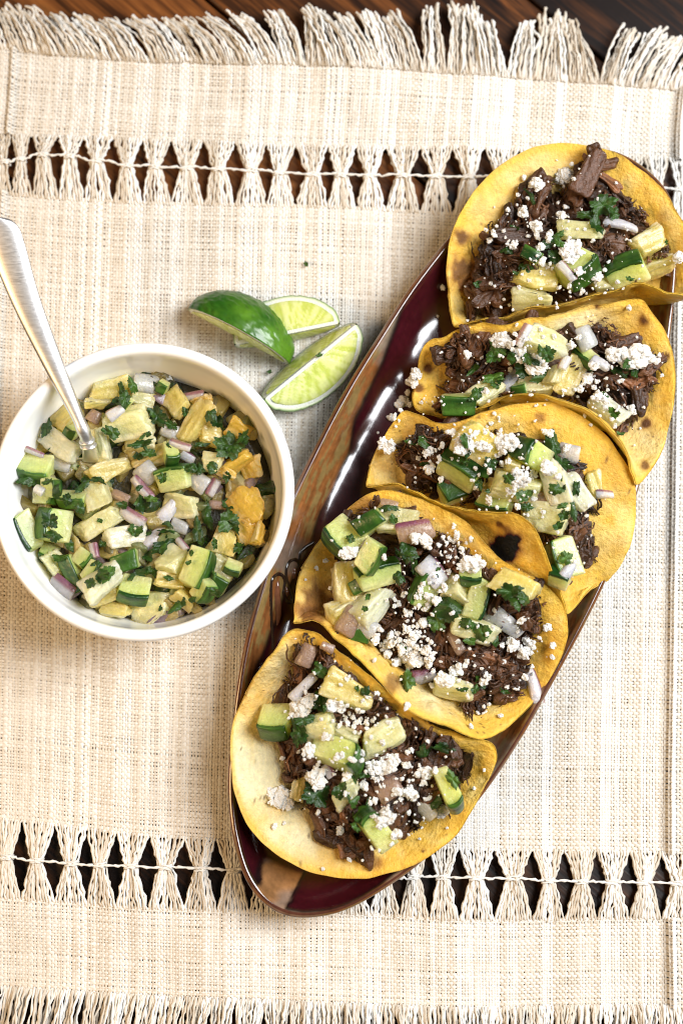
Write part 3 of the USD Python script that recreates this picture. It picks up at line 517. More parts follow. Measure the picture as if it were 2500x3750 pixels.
# ------------------------------------------------------------------ shredded beef in each taco
def rot_from(d, roll=0.0, pitch=0.0):
    """Columns: local x along d (horizontal), then pitched and rolled."""
    a = math.atan2(d[1], d[0]); c, s = math.cos(a), math.sin(a); Rz = np.array([[c, -s, 0], [s, c, 0], [0, 0, 1.0]])
    c, s = math.cos(pitch), math.sin(pitch); Ry = np.array([[c, 0, -s], [0, 1, 0], [s, 0, c]])
    c, s = math.cos(roll), math.sin(roll); Rx = np.array([[1, 0, 0], [0, c, -s], [0, s, c]])
    return Rz @ Ry @ Rx
def beef(k, label):
    s = SPEC[k]; fr = s['frame']; r = np.random.default_rng(900 + k)
    bx, by = fr.px(*np.array(s['blob'], float).T); poly = Polygon(np.stack([bx, by], 1)).buffer(0); inn = poly.buffer(-4)
    zc0 = .013
    shell = cKDTree(s['q'])
    def level(px, py):
        px, py = np.atleast_1d(px), np.atleast_1d(py)
        pts = shapely.points(px, py); dd = np.where(shapely.contains(poly, pts), shapely.distance(poly.exterior, pts), 0)
        _, ii = shell.query(np.stack([px, py], 1), k=5); zt = s['top'][ii, 2].mean(1)
        z1 = zc0 + .0005 + (s['hm'] + .008) * (1 - np.exp(-dd / 50.))
        return np.maximum(z1, np.minimum(zt, .036) + .0015 + s['hm'] * .35 * (1 - np.exp(-dd / 40.))), dd
    s['level'] = level
    root = thing('shredded_beef', label, 'shredded beef', unproj(*inn.representative_point().coords[0], .02), 'shredded beef fillings of the tacos')
    o = np.array(unproj(*inn.representative_point().coords[0], .02))
    # bed
    step = 11; X, Y = np.meshgrid(np.arange(bx.min(), bx.max() + step, step), np.arange(by.min(), by.max() + step, step), indexing='ij')
    Z, D = level(X.ravel(), Y.ravel()); W = unproj(X.ravel(), Y.ravel(), Z)
    W[:, 2] += .0040 * (fbm(W * 190, 4, k) - .55); f = grid_faces(*X.shape); ok = (D > 3)[f].all(1)
    f = f[ok]; uniq, inv = np.unique(f, return_inverse=True); v = W[uniq]; f = inv.reshape(-1, 4)
    if vnormals(v, np.vstack([f[:, :3]]))[:, 2].mean() < 0: f = f[:, ::-1]
    bed = MB(); c0, c1 = np.array([.020, .008, .0035]), np.array([.135, .056, .023])
    t = fbm(v * 260, 3, k + 7)[:, None]; low = v.copy(); low[:, 2] -= .004
    bed.add(np.vstack([v, low]), np.vstack([f, f[:, ::-1] + len(v)]), np.vstack([c0 + (c1 - c0) * np.clip(t * 1.6 - .6, 0, 1)] * 2)); zb_add(v, 2)
    # shreds: little ropes of meat fibre
    n = int(poly.area / 620); made = []
    minx, miny, maxx, maxy = poly.bounds
    while len(made) < n:
        px, py = r.uniform(minx, maxx), r.uniform(miny, maxy)
        if inn.contains(Point(px, py)): made.append((px, py))
    made = np.array(made); flow = noise(np.stack([made[:, 0] / 130, made[:, 1] / 130, 0 * made[:, 0]], 1), k + 31) * 2 * np.pi * 1.6 + r.normal(0, .5, n)
    big = 0
    for i, (px, py) in enumerate(made):
        chunky = r.random() < .22
        L = (r.gamma(4, 16) + 45) if chunky else (r.gamma(2.6, 22) + 26); m = 13; q = np.linspace(-.5, .5, m); a = flow[i]; bend = r.normal(0, .5 if chunky else 2.0)
        wig = r.normal(0, .5) * np.sin(q * r.uniform(5, 11) + r.uniform(0, 6))
        ax = px + L * np.cumsum(np.cos(a + bend * q + wig)) / m; ay = py + L * np.cumsum(np.sin(a + bend * q + wig)) / m
        ax += px - ax.mean(); ay += py - ay.mean(); z, dd = level(ax, ay)
        if (dd <= 0).mean() > .35: continue
        tone = np.clip(r.normal(.42, .26), 0, 1.15); base = c0 + (c1 * (1 if r.random() < .8 else 1.5) - c0) * tone
        if chunky:
            lz = level(px, py)[0][0]; c = unproj(px, py, lz + .0012); e = unproj(px + 10 * math.cos(a), py + 10 * math.sin(a), lz) - c
            R = rot_from(e, r.normal(0, .5), r.normal(0, .28)); ll = L * 1.22e-4; ww = r.uniform(.0035, .0075)
            v, f, u = chunk(ll, ww, ww * r.uniform(.45, .7), r, 40 + i % 17, power=4, warp=.24, rough=.0007, fibre=.0028, taper=r.uniform(-.4, .6))
            v[:, 1] += bend * .25 * ll * u[:, 0] ** 2 * .5
            st = fbm(np.stack([v[:, 0] * 120, v[:, 1] * 1200, v[:, 2] * 1200], 1) + i, 3, 5)[:, None]
            mb = MB() if big < 70 else bed; w = v @ R.T + c; mb.add(w, f, base * (.45 + 1.25 * st)); zb_add(w, 2)
        else:
            lift = abs(r.normal(0, .0020)); z = z + lift + .0018 * np.sin(q * r.uniform(3, 9) + r.uniform(0, 6)) + .0006
            path = unproj(ax, ay, z); nf = r.integers(2, 6); wide = r.uniform(.0006, .0016); mb = MB() if (L > 95 and big < 70) else bed
            dirn = path[-1] - path[0]; side = np.array([-dirn[1], dirn[0], 0]); side /= np.linalg.norm(side) + 1e-9
            for b in range(nf):
                o2 = r.normal(0, 1) * wide; h2 = r.normal(0, .5) * wide; w1 = np.linspace(r.uniform(.2, 1.8), r.uniform(.2, 2.2), m)
                cut = slice(r.integers(0, 4), m - r.integers(0, 4)); p = path + side * (o2 * w1)[:, None]; p[:, 2] += h2 * w1; p = p[cut] + r.normal(0, .00018, (m, 3))[cut]; k3 = len(p)
                rad = r.uniform(.00026, .00062) * np.sin(np.linspace(.3, np.pi - .3, k3)) ** .6
                v, f = tube(p, rad, 5, .8); mb.add(v, f, base * r.uniform(.7, 1.35))
            zb_add(path, 2)
        if mb is not bed: emit('beef_shred', [mb.out()[0] - o, mb.out()[1]], 'beef', root, col=mb.col()); big += 1
    for x, y, l, w, ang, lift in s.get('slabs', []):
        X, Y = fr.px(x, y); lz = level(X, Y)[0][0]; c = unproj(X, Y, lz + lift); a = math.radians(ang); e = unproj(X + 10 * math.cos(a), Y + 10 * math.sin(a), lz) - c
        R = rot_from(e, r.normal(0, .25), .12); sc = 1.2e-4 * fr.k; v, f, u = chunk(l * sc * .9, w * sc * .85, .0034, r, 77, power=7, warp=.05, rough=.0006, fibre=.0022, taper=.6)
        st = fbm(np.stack([v[:, 0] * 90, v[:, 1] * 900, v[:, 2] * 900], 1), 3, 5)[:, None]; w = v @ R.T + c
        emit('beef_slab', (w - o, f), 'beef', root, col=np.array([.105, .044, .020]) * (.3 + 1.3 * st)); zb_add(w, 2)
    p = tag(emit('beef_strands', [bed.out()[0] - o, bed.out()[1]], 'beef', root, col=bed.col()), kind='stuff')
# ------------------------------------------------------------------ pieces of salsa
def cells(nx, ny, nz):
    """Surface grid of a unit box, welded."""
    b = trimesh.creation.box((1, 1, 1)); vs, fs, n = [], [], 0
    for ax in range(3):
        o = [q for q in range(3) if q != ax]; dims = (nx, ny, nz); a, c = np.meshgrid(np.linspace(-.5, .5, dims[o[0]] + 1), np.linspace(-.5, .5, dims[o[1]] + 1), indexing='ij')
        for sgn in (-.5, .5):
            p = np.zeros(a.shape + (3,)); p[..., o[0]] = a; p[..., o[1]] = c; p[..., ax] = sgn
            f = grid_faces(*a.shape); flip = (sgn > 0) == (ax == 1); vs.append(p.reshape(-1, 3)); fs.append((f[:, ::-1] if flip else f) + n); n += p.size // 3
    m = trimesh.Trimesh(np.vstack(vs), np.vstack([np.vstack(fs)[:, [0, 1, 2]], np.vstack(fs)[:, [0, 2, 3]]]), process=True, merge_tex=True, merge_norm=True); return np.array(m.vertices), np.array(m.faces)
BOXG = cells(18, 12, 9)
def chunk(l, w, h, r, seed, power=7, warp=.16, rough=.0006, fibre=0.0, taper=0.0, cuts=0, wedge=0.0):
    v, f = BOXG; u = v * 2
    nrm = (np.abs(u) ** power).sum(1) ** (1 / power); p = u / nrm[:, None] * np.abs(u).max(1)[:, None]
    cor = r.normal(0, warp, (2, 2, 2, 3)); a = (p + 1) / 2; d = 0
    for i, j, k in np.ndindex(2, 2, 2):
        wt = (a[:, 0] if i else 1 - a[:, 0]) * (a[:, 1] if j else 1 - a[:, 1]) * (a[:, 2] if k else 1 - a[:, 2]); d = d + wt[:, None] * cor[i, j, k]
    p = p + d
    for _ in range(cuts):
        nn = r.normal(0, 1, 3) * [1, 1, .5]; nn /= np.linalg.norm(nn); lim = np.abs(nn).sum() * r.uniform(.66, .9); p = p - np.maximum(p @ nn - lim, 0)[:, None] * nn
    p[:, 2] *= 1 - wedge * p[:, 1]
    p[:, 1:] *= (1 - taper * p[:, :1] * .5); p = p * np.array([l, w, h]) / 2
    n = vnormals(p, f); q = p * np.array([1, 1, 1]) + seed * .37
    dsp = (fbm(q * 260, 3, seed) - .5) * 2 * rough
    if fibre: dsp = dsp + (fbm(q * np.array([110, 900, 900]), 2, seed + 1) - .5) * fibre
    return p + n * dsp[:, None], f, u
def put(fr, x, y, l, w, ang, h, roll, pitch, lift, rest=None, pct=62):
    px, py = fr.px(x, y); z = rest if rest is not None else zb_at(px, py, .32 * min(l, w) * fr.k, pct)
    z = z + h * lift; c = unproj(px, py, z); a = math.radians(ang)
    e = unproj(px + math.cos(a) * 10, py + math.sin(a) * 10, z) - c; sc = np.linalg.norm(unproj(px + 10, py, z) - c) / 10 * fr.k
    return c, rot_from(e, roll, pitch), sc
def settle(prims_v, c, R, spread=2):
    zb_add(prims_v @ R.T + c, spread)
ORANGE = np.array([.80, .40, .045]); GOLD = np.array([.80, .55, .13]); PALE = np.array([.85, .72, .27]); CREAM = np.array([.86, .77, .42]); OLIVE = np.array([.66, .54, .20])
HUES = {'o': ORANGE, 'g': GOLD, 'p': PALE, 'c': CREAM, 'v': OLIVE}
seedc = [0]
def pineapple(fr, x, y, l, w, ang, hue, label, group, lift=.22, taper=None, hk=.75, rest=None, pct=62):
    seedc[0] += 1; sd = seedc[0]; r = np.random.default_rng(5000 + sd)
    _, _, sc = put(fr, x, y, l, w, ang, 0, 0, 0, 0, rest)
    L, Wd = l * sc, w * sc; H = max(.005, min(Wd * hk * r.uniform(.8, 1.1), .012))
    c, R, sc = put(fr, x, y, l, w, ang, H, r.normal(0, .40), r.normal(0, .26), lift, rest, pct)
    v, f, u = chunk(L, Wd, H, r, sd, power=16, warp=.24, rough=.0006, fibre=.0020, cuts=3, wedge=r.uniform(-.75, .75), taper=r.uniform(-.1, .3) if taper is None else taper)
    base = HUES[hue]; st = fbm(np.stack([v[:, 0] * 90, v[:, 1] * 700, v[:, 2] * 700], 1) + sd, 3, sd)
    g = u[:, 1] * r.choice([-1, 1]); col = base * (1 + .6 * (st - .5))[:, None] * r.uniform(.88, 1.06); col = col + (CREAM - col) * (.45 * np.clip(g, 0, 1) * (st > .45))[:, None]
    emit('pineapple_chunk', (v, f), 'fruit', None, col=np.clip(col, 0, .95), loc=c, rot=R); tag(stage.GetPrimAtPath(numbered_last('/World', 'pineapple_chunk')), label, 'pineapple', group)
    settle(v, c, R)
def cucumber(fr, x, y, l, w, ang, roll, label, group, lift=.25, hk=.8, rest=None, skin='side', pct=62):
    """Local -y carries the green skin; roll turns it up towards the viewer."""
    seedc[0] += 1; sd = seedc[0]; r = np.random.default_rng(6000 + sd)
    _, _, sc = put(fr, x, y, l, w, ang, 0, 0, 0, 0, rest)
    L, Wd = l * sc, w * sc; H = max(.005, min(Wd * hk, .013)); ro = -math.radians(roll)
    if abs(roll) > 60: Wd, H = H, Wd
    c, R, sc = put(fr, x, y, l, w, ang, H if abs(roll) <= 60 else Wd, ro + r.normal(0, .16), r.normal(0, .2), lift, rest, pct)
    v, f, u = chunk(L, Wd, H, r, sd, power=22, warp=.10, rough=.0003)
    bow = .10 * Wd * (1 - u[:, 0] ** 2) * smoothstep(.2, -1, u[:, 1]); v[:, 1] -= bow
    e = (u[:, 1] + 1) / 2; rim, flesh, core = np.array([.16, .33, .035]), np.array([.62, .68, .17]), np.array([.80, .75, .24])
    t = smoothstep(.0, .22, e)[:, None]; t2 = smoothstep(.35, .85, e)[:, None]
    col = rim + (flesh - rim) * t; col = col + (core - col) * t2; col = col * (1 - .28 * t2 * smoothstep(.5, .62, noise(np.stack([v[:, 0] * 260, v[:, 1] * 700, v[:, 2] * 260], 1) + sd, 8))[:, None]); col = col * (1 + .3 * (fbm(v * 400, 3, sd) - .5))[:, None]
    th = thing('cucumber_chunk', label, 'cucumber', c, group)
    T = np.array(R)
    emit('flesh', (v @ T.T, f), 'fruit', th, col=col)
    sk = (u[f][:, :, 1] < -.999).all(1); ff = f[sk]; uniq, inv = np.unique(ff, return_inverse=True); sv = v[uniq]; ff = inv.reshape(-1, 3)
    out = sv.copy(); out[:, 1] -= .0004; out[:, 0] *= 1.01; out[:, 2] *= 1.03; inner = sv.copy(); inner[:, 1] += .0010; inner[:, 0] *= 1.01; inner[:, 2] *= 1.03
    dk = np.array([.006, .036, .004]) + (np.array([.055, .135, .016]) - np.array([.006, .036, .004])) * smoothstep(.2, .85, fbm(np.stack([sv[:, 0] * 60, sv[:, 2] * 420, sv[:, 1]], 1) + sd, 3, sd))[:, None]
    from_ = np.vstack([out, inner]); bd = trimesh.Trimesh(sv, ff, process=False); ed = bd.edges_sorted; un, cnt = np.unique(ed, axis=0, return_counts=True); be = bd.edges[[tuple(q) in set(map(tuple, un[cnt == 1])) for q in map(tuple, ed)]]
    k = len(sv); band = np.vstack([np.stack([be[:, 1], be[:, 0], be[:, 0] + k], 1), np.stack([be[:, 1], be[:, 0] + k, be[:, 1] + k], 1)])
    emit('skin', (from_ @ T.T, np.vstack([ff, ff[:, ::-1] + k, band])), 'skin', th, col=np.vstack([dk, dk]))
    settle(v, c, R)
def onion(fr, x, y, l, w, ang, purple, label, group, lift=.4, tone=None, hk=.3, rest=None, pct=62, roll=None):
    seedc[0] += 1; sd = seedc[0]; r = np.random.default_rng(7000 + sd)
    _, _, sc = put(fr, x, y, l, w, ang, 0, 0, 0, 0, rest)
    L, Wd = l * sc, w * sc; H = max(.0022, min(Wd * hk, .004))
    c, R, sc = put(fr, x, y, l, w, ang, H, r.normal(0, .25) if roll is None else roll, r.normal(0, .15), lift, rest, pct)
    v, f, u = chunk(L, Wd, H, r, sd, power=9, warp=.10, rough=.0002, taper=r.uniform(-.2, .4))
    v[:, 2] -= .16 * Wd * u[:, 1] ** 2 + .10 * L * u[:, 0] ** 2 * .5
    base = np.array({None: (.62, .52, .40), 'w': (.78, .71, .56), 'b': (.36, .20, .12), 'y': (.66, .54, .30), 'g': (.56, .52, .38)}[tone]); pur = np.array([.24, .055, .095])
    st = fbm(np.stack([v[:, 0] * 60, v[:, 1] * 800, v[:, 2] * 500], 1) + sd, 3, sd); edge = smoothstep(1 - purple * 1.9, 1.02 - purple * .9, u[:, 1] + .35 * (st - .5)) if purple > 0 else 0 * st
    col = base * (1 + .25 * (st - .5))[:, None]; col = col + (pur - col) * np.clip(edge * .95, 0, 1)[:, None]; col = col + (pur - col) * (.08 * smoothstep(.6, .7, st) * (purple > 0))[:, None]
    emit('onion_piece', (v, f), 'fruit', None, col=np.clip(col, 0, .92), loc=c, rot=R); tag(stage.GetPrimAtPath(numbered_last('/World', 'onion_piece')), label, 'red onion', group)
    settle(v, c, R)
def leaf_mesh(L, Wd, r, lobes=5, curl=.5, tone=.5):
    na, nr = 72, 9; a = np.linspace(0, 2 * np.pi, na, endpoint=False); ph = r.uniform(0, 6)
    rad = .80 + .12 * np.cos(a * lobes + ph) + .07 * np.cos(a * round(lobes * 2.6) + ph * 2) + .045 * np.cos(a * 19 + ph); rad /= rad.max()
    q = np.linspace(0, 1, nr); X = (q[:, None] * rad * np.cos(a)) * L / 2; Y = (q[:, None] * rad * np.sin(a)) * Wd / 2
    Z = curl * .35 * L * ((X / L * 2) ** 2 * r.uniform(-1, .6) - (Y / Wd * 2) ** 2 * r.uniform(.2, 1.1)) + .0030 * (noise(np.stack([X * 200, Y * 200, 0 * X + r.uniform(0, 50)], -1), 3) - .5) * 2 + .0012 * (noise(np.stack([X * 600, Y * 600, 0 * X], -1), 4) - .5) + .0004 * np.cos(a * lobes + ph) * q[:, None]
    p = np.stack([X, Y, Z], -1).reshape(-1, 3); f = grid_faces(nr, na, True); f = np.vstack([f[:, [0, 1, 2]], f[:, [0, 2, 3]]])
    k = len(p); n = vnormals(p, f); s = 1 if n[:, 2].mean() > 0 else -1; f = f if s > 0 else f[:, ::-1]; n = n * s
    V = np.vstack([p + n * .00012, p - n * .00012]); o = (nr - 1) * na + np.arange(na); on = (nr - 1) * na + (np.arange(na) + 1) % na
    rimf = np.vstack([np.stack([o, on, on + k], 1), np.stack([o, on + k, o + k], 1)])
    vein = np.exp(-(np.minimum(np.abs(Y), np.abs(Y - X * .8)) / .0004) ** 2).reshape(-1)
    c = (np.array([.008, .034, .005]) + (np.array([.070, .150, .018]) - np.array([.008, .034, .005])) * tone) * (1 + .5 * (fbm(p * 300, 3, 5) - .5))[:, None] * (1 + .5 * vein)[:, None]
    return V, np.vstack([f, f[:, ::-1] + k, rimf]), np.vstack([c, c * 1.15])
def cilantro(fr, x, y, l, w, ang, tone, label, group, lift=.0022, curl=.4, rest=None, pct=80, roll=None):
    seedc[0] += 1; sd = seedc[0]; r = np.random.default_rng(8000 + sd)
    c, R, sc = put(fr, x, y, l, w, ang, 1.0, r.normal(0, .25) if roll is None else roll, r.normal(0, .2), lift, rest, pct)
    v, f, col = leaf_mesh(l * sc * 1.08, w * sc * 1.08, r, int(r.integers(3, 6)), curl, tone)
    emit('cilantro_leaf', (v, f), 'herb', None, col=col, loc=c, rot=R); tag(stage.GetPrimAtPath(numbered_last('/World', 'cilantro_leaf')), label, 'cilantro', group)
    settle(v[:len(v) // 2], c, R, 1)
def grain(r, jag=.42, sub=1):
    v, f = ICO[sub]; return v * (1 + r.uniform(-jag, jag, (len(v), 1))) * r.uniform(.7, 1.25, 3), f
def curd(l, w, h, r, n):
    """A lump of jagged curds pressed together."""
    mb = MB(); s = np.array([l, w, h]) / 2; rad = 1.15 / n ** (1 / 3.0) if n > 1 else 1.0
    if n > 8: v, f = grain(r, .16, 2); mb.add(v * s * .72, f)
    for i in range(n):
        d = r.normal(0, 1, 3); d /= np.linalg.norm(d); q = d * (r.uniform(.55, .92) if n > 8 else r.uniform(.1, .62)) if n > 1 else d * 0
        v, f = grain(r); k = rad * r.uniform(.55, 1.15); mb.add(v @ np.linalg.qr(r.normal(0, 1, (3, 3)))[0] * k * np.sqrt(s * s.mean()) + q * s, f)
    return mb.out()
ICO = {k: (np.array(trimesh.creation.icosphere(k).vertices), np.array(trimesh.creation.icosphere(k).faces)) for k in (1, 2, 3, 4)}
def curd_col(v, r): return np.array([.92, .90, .84]) * (1 + .10 * (noise(v * 500, 2) - .5))[:, None] * r.uniform(.94, 1.0)
def crumb(fr, x, y, l, w, ang, label, group, lift=.22, rest=None):
    seedc[0] += 1; sd = seedc[0]; r = np.random.default_rng(9000 + sd)
    _, _, sc = put(fr, x, y, l, w, ang, 0, 0, 0, 0, rest); kk = 1.0 if l > 85 else .82; L, Wd = l * sc * kk, w * sc * kk; H = min(Wd * .75, .0062)
    c, R, sc = put(fr, x, y, l, w, ang, H, r.normal(0, .2), r.normal(0, .2), lift, rest, 60)
    v, f = curd(L, Wd, H, r, 46 if l > 140 else 30 if l > 85 else 12 if l > 60 else 7 if l > 38 else 4)
    emit('cheese_crumb', (v, f), 'curd', None, smooth=False, col=curd_col(v, r), loc=c, rot=R); tag(stage.GetPrimAtPath(numbered_last('/World', 'cheese_crumb')), label, 'cheese crumb', group)
    if l > 85: settle(v, c, R, 1)
    return c
def sprinkle(k, fr, clusters, n_all, label):
    r = np.random.default_rng(3100 + k); mb = MB(); bx, by = np.array(SPEC[k]['blob'], float).T; poly = Polygon(np.stack([bx, by], 1)).buffer(18); pts = []
    x0, y0, x1, y1 = poly.bounds; n_all = int(n_all * .8)
    while len(pts) < n_all:
        x, y = r.uniform(x0, x1), r.uniform(y0, y1)
        if poly.contains(Point(x, y)): pts.append((x, y, r.gamma(1.6, 2.0) + 2.4))
    for x, y, rd, n, sz in clusters:
        for _ in range(int(n * .8)): pts.append((x + r.normal(0, rd * .55), y + r.normal(0, rd * .45), r.gamma(3, sz / 4)))
    for x, y, s in pts:
        s = min(s, 30); px, py = fr.px(x, y); z = zb_at(px, py, 6, 70); c = unproj(px, py, z + .0004); sc = 1.2e-4 * fr.k
        v, f = curd(s * sc * 2 * r.uniform(.7, 1.4), s * sc * 2 * r.uniform(.7, 1.2), s * sc * 1.5, r, 1 if s < 7 else 3)
        a = r.uniform(0, 6.28); R = rot_from((math.cos(a), math.sin(a)), r.normal(0, .5), 0); v = v @ R.T + c + [0, 0, s * sc * .5]; mb.add(v, f, curd_col(v, r))
    prim = emit('cheese_sprinkle', mb.out(), 'curd', None, smooth=False, col=mb.col()); tag(prim, label, 'cheese crumbs', kind='stuff')
beef(1, 'dark brown shredded beef filling the topmost taco, a wide slab sticking up at the back')
beef(2, 'dark brown shredded beef filling the second taco from the top')
beef(3, 'dark brown shredded beef filling the middle taco, clumped at both ends')
beef(4, 'dark brown shredded beef filling the second taco from the bottom')
beef(5, 'dark brown shredded beef spilling down the open bottom taco')
# ------------------------------------------------------------------ toppings, one by one, where the photograph shows them
PT = lambda k: f'pineapple chunks on the {NUMW[k]} taco'
HN = {'o': 'orange lit pineapple chunk', 'g': 'golden pineapple chunk', 'p': 'pale yellow pineapple chunk', 'c': 'creamy white pineapple chunk', 'v': 'olive translucent pineapple chunk'}
LAND = {}; USEDL = {}
def lay(fr, where, items):
    """kind | x y length width angle option | place: the place completes the label."""
    for row in items.strip().split('\n'):
        head, nums, place = (q.strip() for q in row.split('|')); n = nums.split(); x, y, l, w, a = map(float, n[:5]); o = n[5] if len(n) > 5 else ''
        if min(l, w) > 45: LAND.setdefault(id(fr), []).append((x, y, l * w, {'P': 'pineapple', 'C': 'cucumber', 'O': 'onion', 'L': 'leaf', 'K': 'crumb'}[head] + ' ' + place))
        if head == 'P': sh = .87 if fr is FB else .96; pineapple(fr, x, y, l * sh, w * sh, a, o, f'{HN[o]} {place}', f'pineapple chunks {where}')
        elif head == 'C': sh = .90 if fr is FB else 1; cucumber(fr, x, y, l * sh, w * sh, a, float(o or 20), f'{"dark skinned" if float(o or 20) > 45 else "pale green"} cucumber chunk {place}', f'cucumber chunks {where}')
        elif head == 'O':
            tone, pu = (o.split(',') + ['0'])[:2]; nm = {'b': 'brownish cooked onion piece', 'w': 'white onion piece', 'y': 'yellowish onion piece', 'g': 'glassy grey onion piece', 'u': 'purple onion piece'}[tone]
            sh = .86 if fr is FB else 1; onion(fr, x, y, l * sh, w * sh, a, float(pu) if tone != 'u' else .62, f'{nm} {place}', f'onion pieces {where}', tone=None if tone == 'u' else tone)
        elif head == 'L': cilantro(fr, x, y, l, w, a, float(o or .5), f'{"dark" if float(o or .5) < .4 else "bright" if float(o or .5) > .7 else "green"} cilantro leaf {place}', f'cilantro leaves {where}')
        elif head == 'K': crumb(fr, x, y, l, w, a, f'large white cheese crumb {place}' if place else f'small white cheese crumb {where}', f'cheese crumbs {where}')
def crumbs(fr, where, txt):
    rows = []
    for t in txt.split(';'):
        n = list(map(float, t.split()))
        if len(n) == 3: n.append(n[2] * .85)
        x, y = n[:2]; best = None
        for lx, ly, ar, nm in LAND.get(id(fr), []):
            dx, dy = x - lx, y - ly; dist = math.hypot(dx, dy)
            if len(nm.split()) > 11 or dist < 5: continue
            side = ('right of' if dx > 0 else 'left of') if abs(dx) > abs(dy) else ('below' if dy > 0 else 'above')
            cand = f'crumb {side} the {nm}'; cost = dist + 60 * USEDL.get(cand, 0)
            if best is None or cost < best[0]: best = (cost, cand)
        if 'spilled' in where: best = (0, f'white cheese crumb {where}' )
        USEDL[best[1]] = USEDL.get(best[1], 0) + 1; rows.append((n, best[1]))
    for lab in {q[1] for q in rows}:
        same = sorted([q for q in rows if q[1] == lab], key=lambda q: -q[0][2] * q[0][3])
        for i, (n, _) in enumerate(same):
            size = 'largest' if 'spilled' in lab and i == 0 else ('middling' if i == 1 else 'small') if 'spilled' in lab else ('largest', 'smaller', 'small', 'smallest')[min(i, 3)] if len(same) > 2 else ('larger', 'smaller')[i] if len(same) == 2 else 'white' if 'spilled' not in lab else 'small'
            n.append(f'{size} {lab}')
    for n, _ in rows: crumb(fr, n[0], n[1], n[2], n[3], seedc[0] * 47 % 180, n[4], f'cheese crumbs {where}')
lay(F5, 'on the bottom taco', '''
O|490 260 125 85 -65 b|at the top left of the bottom taco
O|597 215 75 50 20 b|next to the fold at top of the bottom taco
O|470 425 175 52 -45 w|beside the big crumb at upper left of the bottom taco
P|700 670 160 70 20 v|half hidden by crumbs mid bottom taco
P|690 445 280 135 30 g|just below the fold on the bottom taco
C|330 600 155 150 0 28|at the left edge of the bottom taco's filling
L|560 505 120 100 70 .15|behind the big crumb at upper left of the bottom taco
P|548 635 165 145 -8 p|right of the leftmost cucumber on the bottom taco
L|440 660 170 105 80 .3|draped between cucumber and pineapple on the bottom taco
L|500 590 80 50 -20 .3|above the pale pineapple on the bottom taco
C|650 770 125 240 -65 22|at the centre of the bottom taco
P|890 675 240 140 -30 p|tilted right of centre on the bottom taco
P|455 960 120 50 -80 g|poking from the dark cilantro on the bottom taco
L|535 985 170 155 10 .12|in a dark clump at lower left of the bottom taco
O|605 862 75 55 60 u|by the big crumb on the bottom taco
O|910 950 130 110 -30 b|below centre of the bottom taco
P|690 975 170 95 -45 p|under a leaf at lower middle of the bottom taco
L|660 965 110 80 -60 .25|on pale pineapple at lower middle of the bottom taco
L|790 880 80 45 -10 .3|below the central cucumber on the bottom taco
L|1205 745 130 60 15 .15|at the right end of the bottom taco's filling
C|1230 960 85 200 -25 25|at the right edge of the bottom taco
L|1248 905 120 65 60 .95|on the rightmost cucumber of the bottom taco
O|1112 1070 110 75 50 y|beside the rightmost crumb of the bottom taco
C|845 1168 105 215 140 25|at the lower end of the bottom taco
L|745 1155 70 40 60 .6|curled beside the lowest cucumber of the bottom taco
L|750 425 40 25 80 .4|as a tiny fleck on the golden pineapple of the bottom taco
K|465 525 170 100 -42|beside the white onion strip on the bottom taco
K|355 1003 160 125 15|alone on the pale shell of the bottom taco
K|540 900 120 115 -20|above the dark cilantro clump on the bottom taco
K|915 820 115 120 10|right of centre on the bottom taco
K|640 520 125 70 10|below the golden pineapple on the bottom taco
K|895 1105 95 105 60|above the lowest cucumber of the bottom taco
K|840 848 100 75 20|left of the crumb heap on the bottom taco
K|1030 978 95 80 20|in the lower right heap on the bottom taco
K|1105 870 95 65 -10|near the right end of the bottom taco
K|1197 1075 95 60 -30|nearest the rightmost cucumber of the bottom taco''')
crumbs(F5, 'on the bottom taco', '500 755 90 70;320 1150 58 48;965 970 75 60;960 1195 75 70;1010 835 60 90;665 1172 62 50;790 940 85 60;842 1018 55;590 685 62 52;700 890 80 50;1058 1130 45 35;715 1328 52 26;572 1375 28;1365 952 28 34;1415 860 36 30;830 1270 42 30;1012 520 56 36;660 780 70 55;730 800 60 45;780 765 55 40;700 375 55 35;665 410 45 35;920 610 45;880 715 50 55;1160 860 55;1100 925 45;1130 1000 40;1020 1080 40;1085 1160 28;980 1010 45;985 905 40;860 905 45;1015 765 45;1120 705 40;870 485 30;810 432 28;905 538 30;360 795 45 34;690 980 45 34;550 1075 38;370 1135 32 28;1220 1160 26;1020 1195 24;935 1240 36;830 600 40;760 545 38;735 630 45;690 590 45;660 630 42;770 590 48;710 560 40;740 660 40;800 640 35')
sprinkle(5, F5, [(740, 600, 110, 60, 9), (830, 880, 160, 40, 9), (1000, 960, 190, 60, 9), (650, 830, 120, 25, 8), (900, 1100, 120, 20, 9)], 130, 'tiny white cheese crumbs dusted over the bottom taco')

